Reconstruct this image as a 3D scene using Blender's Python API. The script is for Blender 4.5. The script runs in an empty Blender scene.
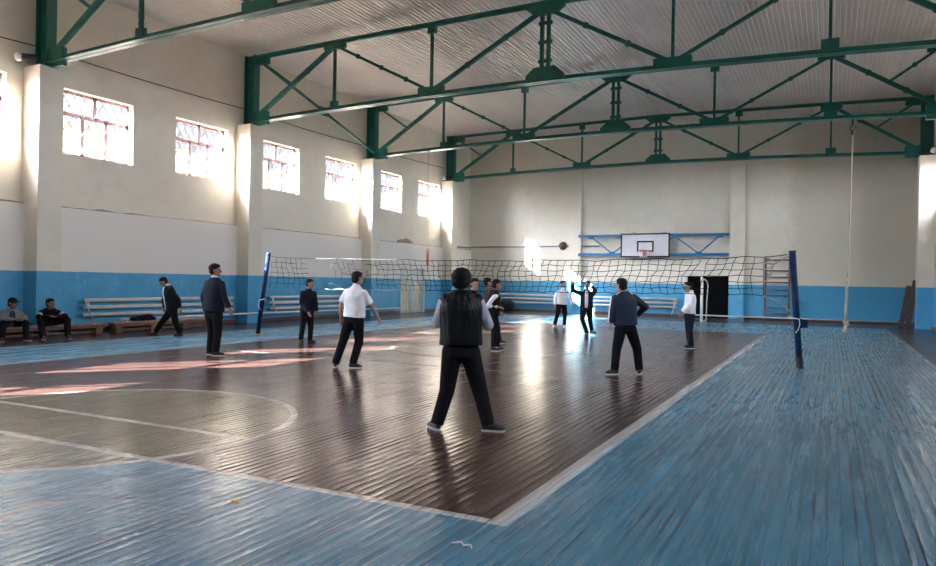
import bpy, math, random
from mathutils import Vector, Matrix
random.seed(7)
PI = math.pi
sc = bpy.context.scene
COL = sc.collection

# ------------------------------------------------------------------ camera, world, sun, exposure
F_PX = 719.64
cam_d = bpy.data.cameras.new('camera')
cam_d.sensor_fit = 'HORIZONTAL'; cam_d.sensor_width = 36.0
cam_d.lens = F_PX / 936.0 * 36.0
cam_d.clip_end = 400
cam = bpy.data.objects.new('camera', cam_d); COL.objects.link(cam)
yaw, pit, rol = math.radians(26.791), math.radians(-0.0934), math.radians(0.993)
fwd = Vector((-math.sin(yaw)*math.cos(pit), math.cos(yaw)*math.cos(pit), math.sin(pit)))
r0 = Vector((math.cos(yaw), math.sin(yaw), 0)); u0 = r0.cross(fwd)
rr = r0*math.cos(rol) + u0*math.sin(rol); uu = -r0*math.sin(rol) + u0*math.cos(rol)
cm = Matrix(((rr.x, uu.x, -fwd.x, 0), (rr.y, uu.y, -fwd.y, 0), (rr.z, uu.z, -fwd.z, 1.6), (0, 0, 0, 1)))
cam.matrix_world = cm
sc.camera = cam

SKY = 0.21
SKY_SUNSIDE = 52.0
SKY_EAST_FILL = 8.2
SUN = 53.0
world = bpy.data.worlds.new('sky'); sc.world = world
world.use_nodes = True
wn = world.node_tree.nodes; wl = world.node_tree.links
wn.clear()
wo = wn.new('ShaderNodeOutputWorld'); wb = wn.new('ShaderNodeBackground')
wb.inputs['Color'].default_value = (0.90, 0.92, 1.0, 1); wb.inputs['Strength'].default_value = SKY
wl.new(wb.outputs[0], wo.inputs[0])
# a sky that is brightest around the sun, with a fill glow added to the east (+x) and dimmed to the north-west
wt = wn.new('ShaderNodeTexCoord'); wd = wn.new('ShaderNodeVectorMath'); wd.operation = 'DOT_PRODUCT'
wl.new(wt.outputs['Generated'], wd.inputs[0]); wd.inputs[1].default_value = Vector((-1.51, -1.84, 1.0)).normalized()
wm = wn.new('ShaderNodeMath'); wm.operation = 'MAXIMUM'; wl.new(wd.outputs['Value'], wm.inputs[0]); wm.inputs[1].default_value = 0
wp = wn.new('ShaderNodeMath'); wp.operation = 'POWER'; wl.new(wm.outputs[0], wp.inputs[0]); wp.inputs[1].default_value = 3.0
wa = wn.new('ShaderNodeMath'); wa.operation = 'MULTIPLY_ADD'; wl.new(wp.outputs[0], wa.inputs[0]); wa.inputs[1].default_value = SKY_SUNSIDE; wa.inputs[2].default_value = SKY
wx = wn.new('ShaderNodeSeparateXYZ'); wl.new(wt.outputs['Generated'], wx.inputs[0])
we = wn.new('ShaderNodeMapRange'); we.interpolation_type = 'SMOOTHSTEP'; wl.new(wx.outputs[0], we.inputs[0])
we.inputs[1].default_value = -0.15; we.inputs[2].default_value = 0.5; we.inputs[3].default_value = 0; we.inputs[4].default_value = SKY_EAST_FILL
ws = wn.new('ShaderNodeMath'); ws.operation = 'ADD'; wl.new(wa.outputs[0], ws.inputs[0]); wl.new(we.outputs[0], ws.inputs[1])
wl.new(ws.outputs[0], wb.inputs['Strength'])

sun_d = bpy.data.lights.new('sun', 'SUN'); sun_d.energy = SUN; sun_d.angle = math.radians(0.25)
sun_d.color = (1.0, 0.92, 0.83)
sun = bpy.data.objects.new('sun', sun_d); COL.objects.link(sun)
sdir = Vector((1.51, 1.84, -1.0)).normalized()
sun.rotation_euler = sdir.to_track_quat('-Z', 'Y').to_euler()
sun.location = (-40, -40, 30)

sc.view_settings.view_transform = 'Standard'
sc.view_settings.look = 'None'
sc.view_settings.gamma = 1.0
sc.view_settings.use_curve_mapping = False
sc.view_settings.exposure = 2.32
sc.cycles.use_denoising = True
sc.cycles.max_bounces = 10
sc.cycles.diffuse_bounces = 6
sc.cycles.glossy_bounces = 4
sc.cycles.transparent_max_bounces = 12
sc.cycles.caustics_reflective = False
sc.cycles.caustics_refractive = False
sc.cycles.sample_clamp_indirect = 12.0

# ------------------------------------------------------------------ layout of the hall (metres)
XL_UP, XL_LOW, XL_OUT = -19.0, -18.85, -19.4          # left wall: upper face, thicker lower face, outside
XR_UP, XR_LOW, XR_OUT = 3.8, 3.65, 4.2                # right wall
Y_NEAR, Y_FAR = -7.0, 37.7
XC = -7.6
Z_EAVE, Z_RIDGE = 9.62, 10.0
LEDGE = 3.45
WZ0, WZ1, WHW = 4.96, 6.77, 1.13                      # windows: sill, head, half width
LEFT_WIN = [10.0, 13.76, 17.62, 21.39, 25.31, 29.05, 32.92, 6.2, 2.5, -1.3, -5.0]
RIGHT_WIN = [32.92, 29.05, 25.31, 21.39, 17.62, 13.76, 10.0, 6.2, 2.5, -1.4]
PIL_Y = [-3.3, 4.3, 11.88, 19.42, 27.0, 34.54]

# ------------------------------------------------------------------ material helpers
class NT:
    def __init__(s, name):
        s.m = bpy.data.materials.new(name); s.m.use_nodes = True
        s.t = s.m.node_tree; s.n = s.t.nodes; s.l = s.t.links
        s.n.clear()
        s.out = s.n.new('ShaderNodeOutputMaterial')
        s.b = s.n.new('ShaderNodeBsdfPrincipled')
        s.l.new(s.b.outputs[0], s.out.inputs[0])
    def put(s, sock, v):
        if isinstance(v, bpy.types.NodeSocket): s.l.new(v, sock)
        elif isinstance(v, (tuple, list)) and len(v) == 3 and sock.type == 'RGBA': sock.default_value = (*v, 1)
        else: sock.default_value = v
    def math(s, op, a, b=None, c=None, clamp=False):
        n = s.n.new('ShaderNodeMath'); n.operation = op; n.use_clamp = clamp
        s.put(n.inputs[0], a)
        if b is not None: s.put(n.inputs[1], b)
        if c is not None: s.put(n.inputs[2], c)
        return n.outputs[0]
    def pos(s):
        g = s.n.new('ShaderNodeNewGeometry'); x = s.n.new('ShaderNodeSeparateXYZ')
        s.l.new(g.outputs['Position'], x.inputs[0])
        return x.outputs[0], x.outputs[1], x.outputs[2]
    def obj(s):
        g = s.n.new('ShaderNodeTexCoord'); return g.outputs['Object']
    def vec(s, x, y, z):
        n = s.n.new('ShaderNodeCombineXYZ')
        for i, v in enumerate((x, y, z)): s.put(n.inputs[i], v)
        return n.outputs[0]
    def noise(s, vec, scale=5, detail=3, rough=.5, dist=0):
        n = s.n.new('ShaderNodeTexNoise')
        if vec is not None: s.l.new(vec, n.inputs['Vector'])
        n.inputs['Scale'].default_value = scale; n.inputs['Detail'].default_value = detail
        n.inputs['Roughness'].default_value = rough; n.inputs['Distortion'].default_value = dist
        return n.outputs['Fac']
    def white(s, vec):
        n = s.n.new('ShaderNodeTexWhiteNoise'); n.noise_dimensions = '3D'; s.l.new(vec, n.inputs['Vector']); return n.outputs['Value']
    def mix(s, f, a, b, mode='MIX'):
        n = s.n.new('ShaderNodeMix'); n.data_type = 'RGBA'; n.blend_type = mode
        s.put(n.inputs[0], f); s.put(n.inputs[6], a); s.put(n.inputs[7], b)
        return n.outputs[2]
    def rng(s, v, a, b, c, d):
        n = s.n.new('ShaderNodeMapRange'); s.put(n.inputs[0], v)
        for i, q in enumerate((a, b, c, d)): n.inputs[i+1].default_value = q
        return n.outputs[0]
    def bump(s, h, strength=.3, dist=.01):
        n = s.n.new('ShaderNodeBump'); s.put(n.inputs['Height'], h)
        n.inputs['Strength'].default_value = strength; n.inputs['Distance'].default_value = dist
        s.l.new(n.outputs[0], s.b.inputs['Normal'])
    def set(s, color=None, rough=None, metal=None, spec=None):
        if color is not None: s.put(s.b.inputs['Base Color'], color)
        if rough is not None: s.put(s.b.inputs['Roughness'], rough)
        if metal is not None: s.put(s.b.inputs['Metallic'], metal)
        if spec is not None: s.put(s.b.inputs['Specular IOR Level'], spec)
        return s

def simple(name, color, rough=.6, metal=0, var=.12, scale=6, bump=0, bscale=60, spec=None):
    t = NT(name)
    n = t.noise(t.obj(), scale, 4, .6)
    f = t.rng(n, .3, .7, 0, 1)
    c = t.mix(f, tuple(v*(1-var) for v in color), tuple(min(1, v*(1+var)) for v in color))
    t.set(c, rough, metal, spec)
    if bump: t.bump(t.noise(t.obj(), bscale, 3), bump, .01)
    return t.m

M = {}
M['green'] = simple('green_gloss_paint', (.006, .105, .078), .36, 0, .25, 3)
M['blue_steel'] = simple('blue_gloss_paint', (.018, .16, .36), .4, 0, .15, 4)
M['post'] = simple('dark_blue_post_paint', (.006, .020, .062), .5, 0, .3, 8, 0, 60, .12)
M['pipe'] = simple('off_white_pipe_paint', (.66, .66, .62), .4, 0, .1, 3)
M['white'] = simple('white_board_paint', (.72, .68, .70), .5, 0, .05, 3)
M['black'] = simple('black_paint', (.012, .012, .014), .5)
M['red'] = simple('red_rim_paint', (.45, .05, .05), .4)
M['cord'] = simple('dark_net_cord', (.006, .0055, .006), .9, 0, .12, 6, 0, 60, .05)
M['net_white'] = simple('white_net_tape', (.75, .73, .70), .8)
M['rope'] = simple('hemp_rope', (.42, .34, .26), .9, 0, .25, 40, .5, 120)
M['wood'] = simple('worn_brown_bench_wood', (.16, .075, .045), .55, 0, .35, 5, .2, 40)
M['wood_dark'] = simple('dark_weathered_board', (.07, .05, .042), .7, 0, .4, 6, .3, 40)
M['bench_top'] = simple('pale_worn_bench_edge', (.33, .22, .16), .5, 0, .4, 4)
M['ladder'] = simple('brown_ladder_wood', (.12, .075, .06), .6, 0, .25, 5)
M['wframe'] = simple('brownish_pink_window_paint', (.42, .24, .21), .55, 0, .2, 6)
M['grille'] = simple('grey_grille_steel', (.16, .16, .19), .5)
M['skirting'] = simple('dark_red_brown_skirting', (.10, .045, .035), .55, 0, .3, 3)
M['metal'] = simple('galvanised_metal', (.35, .34, .36), .4, .5)
M['lamp'] = simple('lamp_glass', (.75, .74, .72), .2)
M['skin'] = simple('skin', (.30, .155, .10), .55, 0, .08, 12)
M['skin_dark'] = simple('skin_darker', (.20, .10, .068), .55, 0, .08, 12)
M['hair'] = simple('black_hair', (.006, .0055, .006), .6, 0, .3, 40, .4, 90, .15)
M['eye'] = simple('eye', (.06, .05, .05), .2)
M['lip'] = simple('lips', (.22, .07, .06), .5)
def cloth(name, color, rough=.85, spec=.25, b=.35):
    t = NT(name); o = t.obj()
    t.set(t.mix(t.rng(t.noise(o, 7, 3), .3, .7, 0, 1), tuple(c*.85 for c in color), tuple(min(1, c*1.12) for c in color)), rough, 0, spec)
    mp = t.n.new('ShaderNodeMapping'); t.l.new(o, mp.inputs[0]); mp.inputs['Scale'].default_value = (1, 1, .3)
    t.bump(t.noise(mp.outputs[0], 13, 2, .5, .6), b, .06)
    return t.m
M['c_black'] = cloth('black_cloth', (.009, .009, .011), .9, .08)
M['c_satin'] = cloth('black_satin', (.004, .0048, .007), .45, .16, .6)
M['c_navy'] = cloth('navy_cloth', (.010, .014, .024), .85, .12)
M['c_navy2'] = cloth('navy_tracksuit_cloth', (.015, .021, .042), .65, .2)
M['c_suit'] = cloth('dark_suit_cloth', (.013, .013, .018), .9, .1)
M['c_white'] = cloth('white_shirt_cloth', (.72, .72, .76))
M['c_grey'] = cloth('light_grey_cloth', (.33, .33, .37))
M['c_jacket'] = cloth('grey_jacket_cloth', (.20, .19, .205))
M['c_plaid'] = cloth('brownish_checked_cloth', (.09, .06, .06))
M['c_shirtnavy'] = cloth('dark_blue_tee', (.02, .03, .07))
M['shoe'] = simple('black_shoe', (.012, .012, .013), .45)
M['shoe_white'] = simple('white_shoe', (.65, .64, .62), .6)
M['sole'] = simple('pale_sole', (.45, .44, .42), .7)
M['bag'] = cloth('black_bag_cloth', (.015, .014, .017), .7)
M['yellow'] = simple('dull_yellow_paint', (.45, .30, .08), .6)
M['paper'] = simple('white_paper', (.7, .7, .7), .8)

def glass_mat():
    t = NT('window_glass')
    t.n.remove(t.b)
    tr = t.n.new('ShaderNodeBsdfTransparent'); tr.inputs[0].default_value = (.93, .95, .97, 1)
    gl = t.n.new('ShaderNodeBsdfGlossy'); gl.inputs['Roughness'].default_value = .05
    mx = t.n.new('ShaderNodeMixShader'); mx.inputs[0].default_value = .06
    t.l.new(tr.outputs[0], mx.inputs[1]); t.l.new(gl.outputs[0], mx.inputs[2]); t.l.new(mx.outputs[0], t.out.inputs[0])
    return t.m
M['glass'] = glass_mat()

def wall_mat():
    t = NT('cream_over_blue_wall_paint')
    x, y, z = t.pos()
    P = t.vec(x, y, z)
    n1 = t.noise(P, .35, 5, .6); n2 = t.noise(P, 2.2, 5, .65)
    cream = t.mix(t.rng(n1, .3, .7, 0, 1), (.73, .66, .55), (.82, .76, .65))
    cream = t.mix(t.rng(n2, .45, .75, 0, .35), cream, (.60, .53, .44))
    # brick courses show faintly through the whitewash
    br = t.n.new('ShaderNodeTexBrick')
    t.l.new(t.vec(t.math('ADD', x, y), z, 0), br.inputs['Vector'])
    br.inputs['Scale'].default_value = 1.0
    br.inputs['Brick Width'].default_value = .30; br.inputs['Row Height'].default_value = .095; br.inputs['Mortar Size'].default_value = .012
    br.inputs['Mortar Smooth'].default_value = .6
    # vertical rusty runs on the far wall right of the rope
    run = t.noise(t.vec(t.math('MULTIPLY', x, 3.0), 0, t.math('MULTIPLY', z, .12)), 1.6, 3, .6)
    m = t.math('MULTIPLY', t.rng(run, .60, .72, 0, 1), t.rng(z, 5.2, 7.6, 0, .45))
    m = t.math('MULTIPLY', m, t.math('GREATER_THAN', x, .6))
    m = t.math('MULTIPLY', m, t.math('GREATER_THAN', y, 36))
    cream = t.mix(m, cream, (.30, .22, .16))
    old_falloff = t.math('MULTIPLY', t.math('GREATER_THAN', y, 37.4), t.rng(t.math('ADD', x, t.rng(n2, 0, 1, -.5, .5)), -2.1, -1.3, 0, .75))  # far wall's right end: paint tone change plus window light fall-off, in the colour
    cream = t.mix(old_falloff, cream, (.56, .51, .415))
    low = t.math('MULTIPLY', t.math('MULTIPLY', t.math('LESS_THAN', x, -18.8), t.math('LESS_THAN', y, 37.68)), t.math('LESS_THAN', z, 3.46))
    cream = t.mix(t.math('MULTIPLY', low, .8), cream, (.80, .755, .70))
    dirt = t.math('MULTIPLY', t.math('MULTIPLY', t.math('GREATER_THAN', z, 3.45), t.math('LESS_THAN', t.math('ADD', z, t.rng(n2, .3, .7, -.03, .03)), 3.50)), t.math('LESS_THAN', x, -18.9))
    cream = t.mix(t.math('MULTIPLY', dirt, t.rng(n1, .3, .6, .35, .8)), cream, (.16, .13, .10))
    blue = t.mix(t.rng(n2, .3, .7, 0, 1), (.066, .30, .50), (.09, .37, .60))
    blue = t.mix(t.rng(t.noise(P, 5, 4), .62, .74, 0, .5), blue, (.25, .45, .58))
    blue = t.mix(old_falloff, blue, (.045, .235, .40))  # the same fall-off of window light put into the blue
    wob = t.math('ADD', z, t.rng(t.noise(P, 3, 2), 0, 1, -.015, .015))
    c = t.mix(t.math('LESS_THAN', wob, 1.69), cream, blue)
    t.set(c, t.mix(t.math('LESS_THAN', wob, 1.69), (.85, .85, .85), (.5, .5, .5)), 0, .35)
    h = t.math('ADD', t.math('MULTIPLY', br.outputs['Fac'], -.25), t.math('MULTIPLY', n2, .8))
    t.bump(h, .22, .02)
    return t.m
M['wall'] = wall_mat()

def ceil_mat():
    t = NT('corrugated_ceiling_sheet')
    x, y, z = t.pos(); P = t.vec(x, t.math('MULTIPLY', y, .5), 0)
    n = t.noise(P, .6, 4, .6)
    t.set(t.mix(t.rng(n, .3, .7, 0, 1), (.72, .63, .57), (.82, .74, .68)), .42, .25)
    return t.m
M['ceiling'] = ceil_mat()

def floor_mat():
    t = NT('painted_plank_floor')
    x, y, z = t.pos()
    PW = .088
    u = t.math('DIVIDE', x, PW); row = t.math('FLOOR', u); fr = t.math('FRACT', u)
    rn = t.white(t.vec(row, 3.3, 0))
    v = t.math('ADD', t.math('DIVIDE', y, 4.6), t.math('MULTIPLY', rn, 7.0))
    brd = t.math('FLOOR', v); fv = t.math('FRACT', v)
    pid = t.white(t.vec(row, brd, 1.7)); pid2 = t.white(t.vec(row, brd, 9.1)); pid3 = t.white(t.vec(row, brd, 23.4))
    P = t.vec(x, y, 0); PS = t.vec(t.math('MULTIPLY', x, 5.0), t.math('MULTIPLY', y, .16), 0)
    nbig = t.noise(P, .55, 4, .6); nst = t.noise(PS, 1.0, 5, .65); nfine = t.noise(PS, 4.0, 4, .6)
    def inside(v_, a, b): return t.math('MULTIPLY', t.math('GREATER_THAN', v_, a), t.math('LESS_THAN', v_, b))
    def AND(a, b): return t.math('MULTIPLY', a, b)
    def OR(a, b): return t.math('MAXIMUM', a, b)
    court = AND(inside(x, -13.0, -1.95), inside(y, 4.38, 26.5))
    blue_z = AND(inside(x, -16.1, 1.97), t.math('LESS_THAN', y, 33.15))
    def circ(cx, cy, r):
        dx = t.math('SUBTRACT', x, cx); dy = t.math('SUBTRACT', y, cy)
        d = t.math('SQRT', t.math('ADD', t.math('MULTIPLY', dx, dx), t.math('MULTIPLY', dy, dy)))
        return t.math('LESS_THAN', d, r), inside(d, r-.045, r+.045)
    c1, l1 = circ(-7.32, 5.25, 2.2); c2, l2 = circ(-7.45, 15.55, 2.15)
    blue = t.mix(t.rng(nst, .3, .7, 0, 1), (.060, .180, .265), (.073, .208, .308))
    blue = t.mix(t.rng(nbig, .52, .75, 0, .55), blue, (.085, .16, .215))
    brown = t.mix(t.rng(nst, .3, .7, 0, 1), (.048, .023, .0195), (.074, .037, .031))
    olive = t.mix(t.rng(nst, .3, .7, 0, 1), (.115, .084, .036), (.16, .12, .054))
    col = t.mix(blue_z, brown, blue)
    col = t.mix(court, col, brown)
    col = t.mix(AND(c1, t.rng(nfine, .3, .6, .75, 1)), col, olive)
    col = t.mix(AND(c2, t.rng(nfine, .4, .65, .35, .8)), col, olive)
    # worn paint shows dull grey-brown boards
    wear = t.math('MULTIPLY', t.rng(nfine, .60, .74, 0, .22), t.rng(nbig, .42, .62, 0, 1))
    col = t.mix(wear, col, (.12, .10, .09))
    # lines
    def vline(cx, w, y0, y1): return AND(inside(x, cx-w/2, cx+w/2), inside(y, y0, y1))
    def hline(cy, w, x0, x1): return AND(inside(y, cy-w/2, cy+w/2), inside(x, x0, x1))
    L = OR(vline(-1.95, .15, 4.33, 26.5), hline(4.38, .09, -13.0, -1.9))
    L = OR(L, vline(-13.0, .07, 4.33, 26.5)); L = OR(L, hline(26.5, .07, -13.0, -1.9))
    L = OR(L, hline(15.5, .06, -13, 1.97)); L = OR(L, hline(11.85, .07, -13, -1.9)); L = OR(L, hline(19.2, .07, -13, -1.9))
    L = OR(L, vline(1.97, .09, -7, 33.2)); L = OR(L, vline(-16.1, .05, -7, 33.2)); L = OR(L, hline(5.42, .09, -9.5, -5.12))
    L = OR(L, l1); L = OR(L, t.math('MULTIPLY', l2, .6))
    L = t.math('MULTIPLY', L, t.rng(nfine, .30, .60, .95, .45))
    col = t.mix(L, col, (.62, .58, .55))
    # a faded orange line crossing the near blue boards
    F1 = t.math('MULTIPLY', vline(-4.85, .06, -2, 4.3), t.rng(nfine, .35, .6, .6, .1))
    col = t.mix(F1, col, (.42, .26, .18))
    col = t.mix(t.rng(pid, 0, 1, 0, .15), col, (.02, .02, .02))
    # gaps between the boards, some of them wide and black
    gw = t.math('MULTIPLY', t.math('POWER', pid2, 5.0), .09)
    gw = t.math('ADD', gw, .026)
    edge = t.math('MINIMUM', fr, t.math('SUBTRACT', 1.0, fr))
    gap = t.math('LESS_THAN', edge, t.math('MULTIPLY', gw, t.rng(t.noise(P, 1.1, 3), .35, .6, .3, 1.6)))
    endg = t.math('LESS_THAN', fv, .0012)
    gap = OR(gap, endg)
    col = t.mix(t.math('MULTIPLY', gap, .85), col, (.012, .010, .010))
    t.set(col, None, 0, t.math('ADD', .25, t.math('MULTIPLY', t.math('MULTIPLY', blue_z, t.math('SUBTRACT', 1.0, court)), .28)))
    rgh = t.rng(nfine, .3, .7, .17, .29)
    rgh = t.math('ADD', rgh, t.math('MULTIPLY', gap, .4))
    rgh = t.math('ADD', rgh, t.math('MULTIPLY', t.math('MULTIPLY', blue_z, t.math('SUBTRACT', 1.0, court)), .04))
    t.put(t.b.inputs['Roughness'], rgh)
    # boards are cupped, tipped a little and lie at slightly different heights
    cup = t.math('MULTIPLY', t.math('MULTIPLY', t.math('SUBTRACT', fr, .5), t.math('SUBTRACT', fr, .5)), .0065)
    tip = t.math('MULTIPLY', t.math('SUBTRACT', fr, .5), t.math('MULTIPLY', t.math('SUBTRACT', pid3, .5), .0014))
    hgt = t.math('ADD', cup, tip)
    hgt = t.math('ADD', hgt, t.math('MULTIPLY', nfine, .0007))
    hgt = t.math('ADD', hgt, t.math('MULTIPLY', t.noise(t.vec(t.math('MULTIPLY', x, .4), t.math('MULTIPLY', y, 2.2), 0), 5.0, 2, .5), .0009))
    hgt = t.math('SUBTRACT', hgt, t.math('MULTIPLY', gap, .004))
    t.bump(hgt, 1.0, 1.0)
    return t.m
M['floor'] = floor_mat()
M['ground'] = simple('dusty_ground', (.13, .11, .09), .9, 0, .15, .3)
M['facade'] = simple('yellow_plaster', (.15, .122, .068), .9, 0, .08, .3)
M['corridor'] = simple('corridor_shade_door_black', (.004, .0045, .005), .9, 0, .1, 6, 0, 60, .05)  # darkness of the unlit room put into the colour; door leaves share it
M['plaster_broken'] = simple('broken_brick', (.32, .26, .22), .95, 0, .5, 14, .8, 30)
M['door_cream'] = simple('cream_door_panel', (.86, .72, .48), .5, 0, .25, 8)
M['door_grey'] = simple('grey_blue_door_bars', (.62, .66, .70), .45, 0, .1, 5)

# ------------------------------------------------------------------ mesh helpers
class MB:
    def __init__(s): s.v = []; s.f = []
    def add(s, vs, fs):
        o = len(s.v); s.v += [Vector(p) for p in vs]; s.f += [tuple(i+o for i in q) for q in fs]; return s
    def box(s, x0, x1, y0, y1, z0, z1):
        vs = [(x0,y0,z0),(x1,y0,z0),(x1,y1,z0),(x0,y1,z0),(x0,y0,z1),(x1,y0,z1),(x1,y1,z1),(x0,y1,z1)]
        return s.add(vs, [(3,2,1,0),(4,5,6,7),(0,1,5,4),(1,2,6,5),(2,3,7,6),(3,0,4,7)])
    def bar(s, p0, p1, w, h, up=(0,0,1)):
        p0 = Vector(p0); p1 = Vector(p1); d = (p1-p0).normalized(); up = Vector(up)
        a = d.cross(up)
        if a.length < 1e-4: a = d.cross(Vector((1,0,0)))
        a.normalize(); b = a.cross(d).normalized()
        a = a*w/2; b = b*h/2
        vs = [p+i*a+j*b for p in (p0, p1) for i, j in ((-1,-1),(1,-1),(1,1),(-1,1))]
        return s.add(vs, [(0,1,2,3),(7,6,5,4),(0,4,5,1),(1,5,6,2),(2,6,7,3),(3,7,4,0)])
    def tube(s, pts, r, n=8):
        pts = [Vector(p) for p in pts]; R = r if isinstance(r, (list, tuple)) else [r]*len(pts)
        rings = []; prev = None
        for i, p in enumerate(pts):
            d = (pts[min(i+1, len(pts)-1)] - pts[max(i-1, 0)])
            d = d.normalized() if d.length > 1e-9 else Vector((0,0,1))
            if prev is None:
                a = d.cross(Vector((0,0,1)))
                if a.length < 1e-3: a = d.cross(Vector((1,0,0)))
            else: a = prev - d*prev.dot(d)
            if a.length < 1e-6: a = d.cross(Vector((0.3,1,0.2)))
            a.normalize(); prev = a; b = d.cross(a)
            rings.append([p + (a*math.cos(t)+b*math.sin(t))*R[i] for t in [2*PI*k/n for k in range(n)]])
        return s.rings(rings)
    def rings(s, rings):
        n = len(rings[0]); vs = [p for r in rings for p in r]; fs = []
        for i in range(len(rings)-1):
            for k in range(n):
                fs.append((i*n+k, i*n+(k+1)%n, (i+1)*n+(k+1)%n, (i+1)*n+k))
        fs.append(tuple(range(n-1, -1, -1))); fs.append(tuple((len(rings)-1)*n+k for k in range(n)))
        return s.add(vs, fs)
    def loft(s, secs, n=18, e=2.0):     # secs: (centre, axis_a, ra, axis_b, rb)
        rings = []
        for c, a, ra, b, rb in secs:
            c = Vector(c); r = []
            for k in range(n):
                t = 2*PI*k/n; ct, st = math.cos(t), math.sin(t)
                r.append(c + Vector(a)*ra*math.copysign(abs(ct)**(2/e), ct) + Vector(b)*rb*math.copysign(abs(st)**(2/e), st))
            rings.append(r)
        return s.rings(rings)
    def ell(s, c, ax, ay, az, rx, ry, rz, nu=16, nv=10):
        c = Vector(c); ax, ay, az = Vector(ax), Vector(ay), Vector(az)
        rings = []
        for j in range(nv+1):
            ph = -PI/2*.985 + PI*.985*j/nv
            rings.append([c + ax*rx*math.cos(ph)*math.cos(2*PI*k/nu) + ay*ry*math.cos(ph)*math.sin(2*PI*k/nu) + az*rz*math.sin(ph) for k in range(nu)])
        return s.rings(rings)
    def cap(s, p0, p1, r0, r1, n=12):   # tapered capsule
        p0 = Vector(p0); p1 = Vector(p1); d = (p1-p0); L = d.length
        if L < 1e-6: d = Vector((0,0,1)); L = 1e-6
        d = d/L
        a = d.cross(Vector((0,0,1)))
        if a.length < 1e-3: a = d.cross(Vector((1,0,0)))
        a.normalize(); b = d.cross(a); secs = []
        for k in range(4):
            t = -PI/2*.97 + PI/2*.97*k/4; secs.append((p0 + d*r0*math.sin(t), a, r0*math.cos(t), b, r0*math.cos(t)))
        secs.append((p0, a, r0, b, r0)); secs.append((p1, a, r1, b, r1))
        for k in range(1, 5):
            t = PI/2*.97*k/4; secs.append((p1 + d*r1*math.sin(t), a, r1*math.cos(t), b, r1*math.cos(t)))
        return s.loft(secs, n)
    def cone(s, p0, p1, r0, r1, n=16, k=3):       # flat-ended
        p0 = Vector(p0); p1 = Vector(p1); d = (p1-p0).normalized()
        a = d.cross(Vector((0,0,1)))
        if a.length < 1e-3: a = d.cross(Vector((1,0,0)))
        a.normalize(); b = d.cross(a)
        return s.loft([(p0.lerp(p1, i/k), a, r0+(r1-r0)*i/k, b, r0+(r1-r0)*i/k) for i in range(k+1)], n)
    def poly(s, pts, nrm, th):           # flat plate with thickness
        nrm = Vector(nrm)*th/2; n = len(pts)
        vs = [Vector(p)-nrm for p in pts] + [Vector(p)+nrm for p in pts]
        fs = [tuple(range(n-1, -1, -1)), tuple(range(n, 2*n))] + [(k, (k+1) % n, n+(k+1) % n, n+k) for k in range(n)]
        return s.add(vs, fs)
    def mesh(s, name, mat, org):
        me = bpy.data.meshes.new(name)
        me.from_pydata([tuple(p-org) for p in s.v], [], s.f); me.update()
        import bmesh
        bm = bmesh.new(); bm.from_mesh(me); bmesh.ops.recalc_face_normals(bm, faces=bm.faces); bm.to_mesh(me); bm.free()
        if mat: me.materials.append(mat)
        return me
    def build(s, name, mat, parent=None, org=None, smooth=False, bevel=0):
        o_ = Vector(parent['_o']) if parent is not None else Vector(org if org is not None else (0,0,0))
        me = s.mesh(name, mat, o_)
        ob = bpy.data.objects.new(name, me); COL.objects.link(ob)
        if smooth:
            for p in me.polygons: p.use_smooth = True
        if bevel:
            b = ob.modifiers.new('bevel', 'BEVEL'); b.width = bevel; b.segments = 2; b.limit_method = 'ANGLE'
        if parent is not None: ob.parent = parent
        else: ob.location = o_
        ob['_o'] = tuple(o_)
        return ob

def tag(o, label=None, cat=None, group=None, kind=None):
    if label: o['label'] = label
    if cat: o['category'] = cat
    if group: o['group'] = group
    if kind: o['kind'] = kind
    return o
def thing(name, loc, label, cat, group=None):
    o = bpy.data.objects.new(name, None); COL.objects.link(o); o.location = loc; o['_o'] = tuple(loc)
    o.empty_display_size = .2
    return tag(o, label, cat, group)
def struct(mb, name, mat, **k):
    return tag(mb.build(name, mat, **k), kind='structure')
def struct_empty(name, loc):
    o = bpy.data.objects.new(name, None); COL.objects.link(o); o.location = loc; o['_o'] = tuple(loc); o['kind'] = 'structure'; return o
def copy_tree(o, loc, label=None):
    c = o.copy(); COL.objects.link(c); c.location = loc
    if label: c['label'] = label
    for ch in o.children:
        d = ch.copy(); COL.objects.link(d); d.parent = c
        for g in ch.children:
            e = g.copy(); COL.objects.link(e); e.parent = d
    return c
def voxel(mb, name, mat, parent, size, smooth=3, fac=.5):
    o_ = Vector(parent['_o'])
    me = mb.mesh(name+'_src', None, o_)
    t = bpy.data.objects.new('tmp', me); COL.objects.link(t)
    m = t.modifiers.new('r', 'REMESH'); m.mode = 'VOXEL'; m.voxel_size = size
    if smooth:
        m2 = t.modifiers.new('s', 'SMOOTH'); m2.factor = fac; m2.iterations = smooth
    dg = bpy.context.evaluated_depsgraph_get(); dg.update()
    nm = bpy.data.meshes.new_from_object(t.evaluated_get(dg))
    bpy.data.objects.remove(t); bpy.data.meshes.remove(me)
    nm.name = name; nm.materials.clear(); nm.materials.append(mat)
    for p in nm.polygons: p.use_smooth = True
    ob = bpy.data.objects.new(name, nm); COL.objects.link(ob); ob.parent = parent; ob['_o'] = tuple(o_)
    return ob

# ------------------------------------------------------------------ room shell
b = MB(); b.box(XL_OUT, XR_OUT, Y_NEAR-.4, Y_FAR+.4, -.15, 0)
fl = struct(b, 'floor', M['floor'])
b = MB(); b.box(-140, 140, -120, 160, -.5, -.16)
struct(b, 'ground', M['ground'])

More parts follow.
